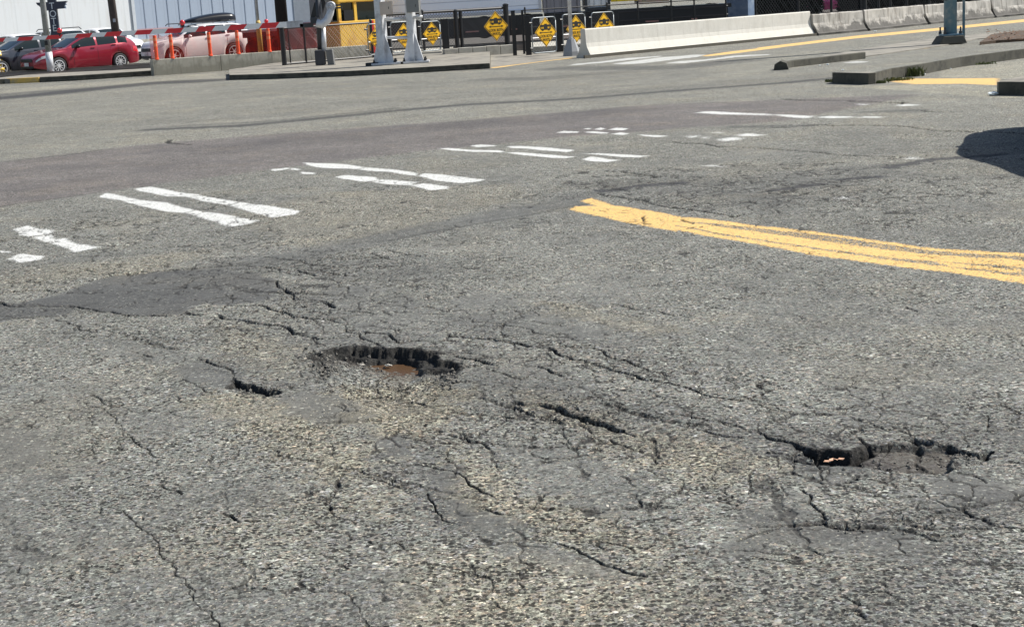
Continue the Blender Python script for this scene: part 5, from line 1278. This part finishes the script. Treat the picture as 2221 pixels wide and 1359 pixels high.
q = MB(); q.box((0, .0, 2.45), (L * 1.02, 1.1, .84)); q.build('cab_roof', ym, th, bevel=.04)
q = MB(); q.box((-L * .28, -.50, 1.58), (.42, .05, .36)); q.build('panel_opening', MT['black'], th)
q = MB(); q.box((L * .20, -.56, .74), (.14, .08, 1.2)); q.build('red_upright', plain('machine_red', (.55, .02, .015), .5), th)
for z_ in (1.05, .70):
    q = MB(); q.box((L * .38, -.56, z_), (.5, .03, .03)); q.build('handrail', MT['black'], th)
for dx in (-.6, .6):
    q = MB(); q.lathe([(.001, -.50), (.2, -.50), (.28, -.48), (.3, -.42), (.3, .42), (.001, .42)], 20, 'Y', (dx, 0, .30)); q.build('tyre', MT['rubber'], th)
q = MB(); q.box((-L / 2 - .25, .2, 2.05), (.45, .8, 1.3)); q.build('grey_housing', plain('grey_machine', (.22, .22, .22), .6), th, bevel=.03)
# white truck
p0, p1 = GX(646, 72).x, GX(700, 72).x; th = thing('box_truck', 'bright white box truck between the blue warehouse and the gate mechanism', 'truck', ((p0 + p1) / 2, 74, 0))
q = MB(); q.box((0, 0, 2.55), (p1 - p0, 4.5, 2.5)); q.build('box', plain('truck_white', (.82, .82, .80), .5), th, bevel=.03)
q = MB(); q.box((0, 0, 1.0), (p1 - p0 - .2, 4.2, .5)); q.build('chassis', MT['black'], th)
q = MB(); q.box((0, -2.3, 1.25), (p1 - p0, .08, .12)); q.build('bumper', plain('reddish_bumper', (.5, .2, .2), .5), th)
for dx in (-.42, .42):
    q = MB(); q.lathe([(.001, -.14), (.42, -.14), (.45, -.08), (.45, .08), (.42, .14), (.001, .14)], 20, 'X' if False else 'Y', (dx, -1.9, .45)); q.build('wheel', MT['rubber'], th)
# dark flatbed behind the netting
x0, x1 = GX(528, 60).x, GX(690, 60).x; th = thing('dark_flatbed', 'dark low flatbed trailer behind the orange netting', 'trailer', ((x0 + x1) / 2, 61.4, 0))
q = MB(); q.box((0, 0, 1.05), (x1 - x0, 2.3, .30)); q.box((0, -.2, .55), (x1 - x0 - .3, 1.6, .75)); q.build('bed', MT['dark_steel'], th, bevel=.02)
q = MB(); q.box((0, -1.17, 1.16), (x1 - x0, .04, .10)); q.build('edge_strip', plain('dull_strip', (.35, .33, .33), .6), th)
for k in (-.35, 0, .35):
    q = MB(); q.lathe([(.001, -1.1), (.2, -1.1), (.40, -1.08), (.42, -1.0), (.42, -.8), (.001, -.8)], 20, 'Y', (k * (x1 - x0), 0, .42)); q.build('wheel', MT['rubber'], th)
# ------------------------------------------------------------------ railings and yard fence
fence('pipe_railing', 'thin black pipe railing running behind the yellow signs and barrier', GX(1138, 53.6), GX(1572, 57.0) + Vector((0, -.9, 0)), 1.40, [0.01, .22, .40, .55, .715, .83, .99], pr=.03, wire=False, rails=(1.0, .80, .58), railr=.022)
fence('yard_fence', 'black wire yard fence with slim posts behind the old barriers', GX(1640, 59.5), GX(2330, 74), 1.9, [.0, .11, .20, (.292, .13, 2.0), .335, .37, .42, .49, .56, .66, .78, .9], pr=.055, rails=(1.0, .05), pitch=.16, wr=.006)
def leaves(name, label, cat, boxes, n, size, mat, kind=None, group=None):
    b = MB(); r_ = random.Random(len(label))
    for (c, d) in boxes:
        for i in range(int(n * d[0] * d[2])):
            u = [r_.uniform(-1, 1) for _ in range(3)]
            p = Vector((c[0] + u[0] * d[0] / 2, c[1] + u[1] * d[1] / 2, c[2] + u[2] * d[2] / 2 * (1 - .25 * abs(math.sin(u[0] * 7)))))
            M_ = Matrix.Rotation(r_.uniform(0, 6.28), 3, 'Z') @ Matrix.Rotation(r_.uniform(-1.2, 1.2), 3, 'X'); s = size * r_.uniform(.6, 1.4)
            b.add([p + M_ @ Vector(v) for v in ((-s, 0, 0), (0, s * .5, .01), (s, 0, 0), (0, -s * .5, .01))], [(0, 1, 2, 3)])
    return b.build(name, mat, None, kind=kind)
p = GX(1690, 62.5); tag(leaves('hedge', 'dark green hedge right of the blue-grey steel column', 'hedge', [((p.x, 63, 1.3), (2.0, 1.4, 2.6))], 1500, .12, MT['dark_leaf']), 'dark green clipped hedge right of the blue-grey steel column', 'hedge')
for i, (px, Y, w_, h_, lb) in enumerate([(1930, 78, 5.3, 1.6, 'low dark brown shrubs beyond the yard fence left of the signal pole'), (2060, 84, 8, 1.8, 'low dark shrubs beyond the yard fence behind the signal pole'), (1752, 76, 1.4, 2.0, 'small dark shrub beyond the yard fence beside the magenta car')]):
    p = GX(px, Y); tag(leaves('shrub', lb, 'shrub', [((p.x, Y, h_ / 2), (w_, 1.6, h_))], 500, .17, MT['dark_leaf']), lb, 'shrub', 'shrubs beyond the yard fence')
# ------------------------------------------------------------------ weeds, litter, leaves
def weed(px, py, h, w_, n, label):
    p = G(px, py); b = MB(); r_ = random.Random(px)
    for i in range(n):
        a = r_.uniform(0, 6.28); rr_ = r_.uniform(0, w_); q0 = Vector((math.cos(a) * rr_, math.sin(a) * rr_ * .5, 0)); ln = h * r_.uniform(.35, 1)
        d = Vector((r_.uniform(-.5, .5), r_.uniform(-.4, .4), 1)).normalized(); s = Vector((d.y, -d.x, 0)).normalized() * .006 if abs(d.x) + abs(d.y) > .01 else Vector((.006, 0, 0))
        tip = q0 + d * ln + Vector((r_.uniform(-.05, .05), 0, -.03)); md = q0 + d * ln * .6
        b.add([q0 - s, q0 + s, md + s * 1.4, tip, md - s * 1.4], [(0, 1, 2, 3, 4)])
    o = b.build('weed_clump', MT['weed'], None); o.location = p; tag(o, label, 'weed', 'weeds along the island kerb'); return o
MT['weed'] = plain('weed_green', (.10, .12, .035), .8, var=.45, scale=12)
weed(1982, 166, .24, .20, 150, 'tall green weed clump growing against the island kerb'); weed(1945, 175, .10, .35, 160, 'low yellowish weeds at the foot of the kerb corner')
weed(1908, 181, .09, .15, 70, 'small weed tuft right of the black kerb end'); weed(2135, 140, .09, .22, 60, 'small weed tuft along the kerb further back')
weed(1801, 178, .10, .10, 50, 'tiny weed tuft at the left corner of the kerb end')
r_ = random.Random(5)
def crumple(px, py, s, label, mat, cat='litter', group=None, z=0.0, name='litter'):
    p = G(px, py); b = MB(); rows = []
    for i in range(9):
        th_ = math.pi * i / 8; rows.append([Vector((math.sin(th_) * math.cos(a_) * s * r_.uniform(.6, 1.2), math.sin(th_) * math.sin(a_) * s * .7 * r_.uniform(.6, 1.2), (.5 + math.cos(th_) * .5) * s * .75 * r_.uniform(.7, 1.1))) for a_ in [k * 2 * math.pi / 12 for k in range(12)]]); rows[-1].append(rows[-1][0])
    b.grid(rows); o = b.build(name, mat, None); o.location = (p.x, p.y, z); return tag(o, label, cat, group)
WHP = plain('white_plastic', (.75, .80, .80), .4)
crumple(2154, 207, .075, 'crumpled whitish plastic bag lying at the right-hand kerb end', WHP)
for px, py, s in ((2112, 139, .045), (2095, 142, .03), (2175, 132, .03), (2208, 126, .03), (1828, 153, .03), (1795, 141, .035), (1778, 143, .025), (2005, 162, .025), (2062, 150, .02), (1898, 66 + 3, .06)):
    crumple(px, py, s, 'small white scrap of litter along a kerb', WHP, 'litter', 'white scraps along the kerbs')
# leaves in the crevice and loose stones
LF = plain('dead_leaf', (.52, .30, .19), .7, var=.3)
b = MB()
for px, py, s, a in ((1793, 993, .014, .3), (1803, 990, .017, 1.0), (1811, 989, .013, 2.2), (1824, 988, .014, .1)):
    p = G(px, py); M_ = Matrix.Rotation(a, 3, 'Z') @ Matrix.Rotation(.35, 3, 'X')
    b.add([p + Vector((0, 0, -.012)) + M_ @ Vector(v) * s for v in ((-1, 0, 0), (-.4, .45, .15), (.5, .4, -.05), (1, 0, .2), (.4, -.4, 0), (-.5, -.35, .2))], [(0, 1, 2, 3, 4, 5)])
tag(b.build('dead_leaf', LF, None), 'scrap of orange brown dead leaf lying in the right-hand crevice', 'leaf')
STN = plain('pale_stone', (.42, .39, .33), .8, var=.25, bump=.002)
for px, py, s, z, lb in ((784, 791, .016, -.06, 'small pale stone in the muddy water at the middle of the pothole'), (737, 800, .018, -.055, 'pale stone at the left edge of the muddy water in the pothole'), (842, 793, .020, -.06, 'beige stone at the right end of the muddy water in the pothole')):
    o = crumple(px, py, s, lb, STN, 'stone', 'stones lying in the pothole', z, 'stone'); p_ = P(px, py, 1.0); d_ = ray(px, py); t_ = (z - CAM_H) / d_.z; o.location = (d_.x * t_, d_.y * t_, z - .004)
b = MB(); r_ = random.Random(9)
for i in range(420):
    if i % 3: px, py = r_.gauss(800, 110), r_.gauss(850, 35)
    else: px, py = r_.uniform(0, 2221), r_.uniform(650, 1340)
    p = G(px, py); s = r_.uniform(.003, .008); z = -.02 if 700 < px < 960 and 790 < py < 850 else .004
    if 690 < px < 980 and 750 < py < 870: continue
    vs = [p + Vector((r_.uniform(-s, s), r_.uniform(-s, s), z + r_.uniform(-.4 * s, .9 * s))) for _ in range(6)]
    b.add(vs, [(0, 1, 2), (2, 3, 4), (4, 5, 0), (1, 3, 5), (0, 2, 4)])
tag(b.build('loose_grit', STN, None, kind='stuff'), 'loose pale grit scattered over the broken asphalt', 'grit')
b = MB(); r_ = random.Random(12)
for i in range(350):
    px, py = r_.uniform(2140, 2300), r_.uniform(70, 95); p = G(px, py); s = r_.uniform(.02, .05); M_ = Matrix.Rotation(r_.uniform(0, 6), 3, 'Z') @ Matrix.Rotation(r_.uniform(-.8, .8), 3, 'X')
    b.add([p + Vector((0, 0, .09)) + M_ @ Vector(v) * s for v in ((-1, 0, 0), (0, .5, 0), (1, 0, 0), (0, -.5, 0))], [(0, 1, 2, 3)])
tag(b.build('fallen_leaves', plain('brown_leaves', (.20, .10, .05), .8, var=.5), None, kind='stuff'), 'brown fallen leaves on the soil strip by the signal pole', 'leaves')
b = MB(); r_ = random.Random(77)
def chunk(p, s):
    M_ = Matrix.Rotation(r_.uniform(0, 6.28), 3, 'Z') @ Matrix.Rotation(r_.uniform(-.7, .7), 3, 'X')
    vs = [p + M_ @ (Vector(v).normalized() * s * r_.uniform(.6, 1.15)) for v in ((1, 0, 0), (.3, .9, 0), (-.8, .6, 0), (-.8, -.6, 0), (.3, -.9, 0), (0, 0, .7), (.2, .1, -.6))]
    b.add(vs, [(0, 1, 5), (1, 2, 5), (2, 3, 5), (3, 4, 5), (4, 0, 5), (1, 0, 6), (2, 1, 6), (3, 2, 6), (4, 3, 6), (0, 4, 6)])
def gz(p):                              # height of the road sheet below a point
    ok, loc, nn_, ix = road.ray_cast(Vector((p.x, p.y, 1)), Vector((0, 0, -1)))
    return loc.z if ok else 0
for n_, fx_, fy_, s0, s1 in ((90, (705, 16), (790, 14), .004, .013), (60, (770, 40), (775, 9), .004, .012), (120, (850, 80), (830, 16), .003, .009), (50, (980, 15), (815, 14), .004, .013),
                             (70, (560, 30), (848, 8), .003, .010), (70, (1270, 60), (905, 14), .003, .010), (90, (1820, 60), (985, 10), .003, .010), (60, (2090, 30), (985, 12), .003, .009), (60, (640, 30), (650, 18), .004, .012), (90, (1150, 90), (870, 20), .003, .008), (80, (1900, 120), (1130, 12), .003, .008)):
    for i in range(n_):
        p = G(r_.gauss(*fx_), r_.gauss(*fy_)); s = r_.uniform(s0, s1); p.z = gz(p) + s * .35; chunk(p, s)
tag(b.build('asphalt_crumbs', plain('asphalt_crumb', (.15, .14, .12), .95, var=.5, scale=60), None, kind='stuff'), 'crumbs of broken asphalt lying in and around the potholes and wide cracks', 'rubble')
# ------------------------------------------------------------------ unseen van added out of view to cast the shadow on the road
car('shadow_van', 'unseen dark van added beyond the right edge to cast the road shadow', 'van', car_paint('dark_van_paint', (.03, .035, .05)), (6.88, 14.25, 0), R(91), 5.2, 1.9, 2.35)
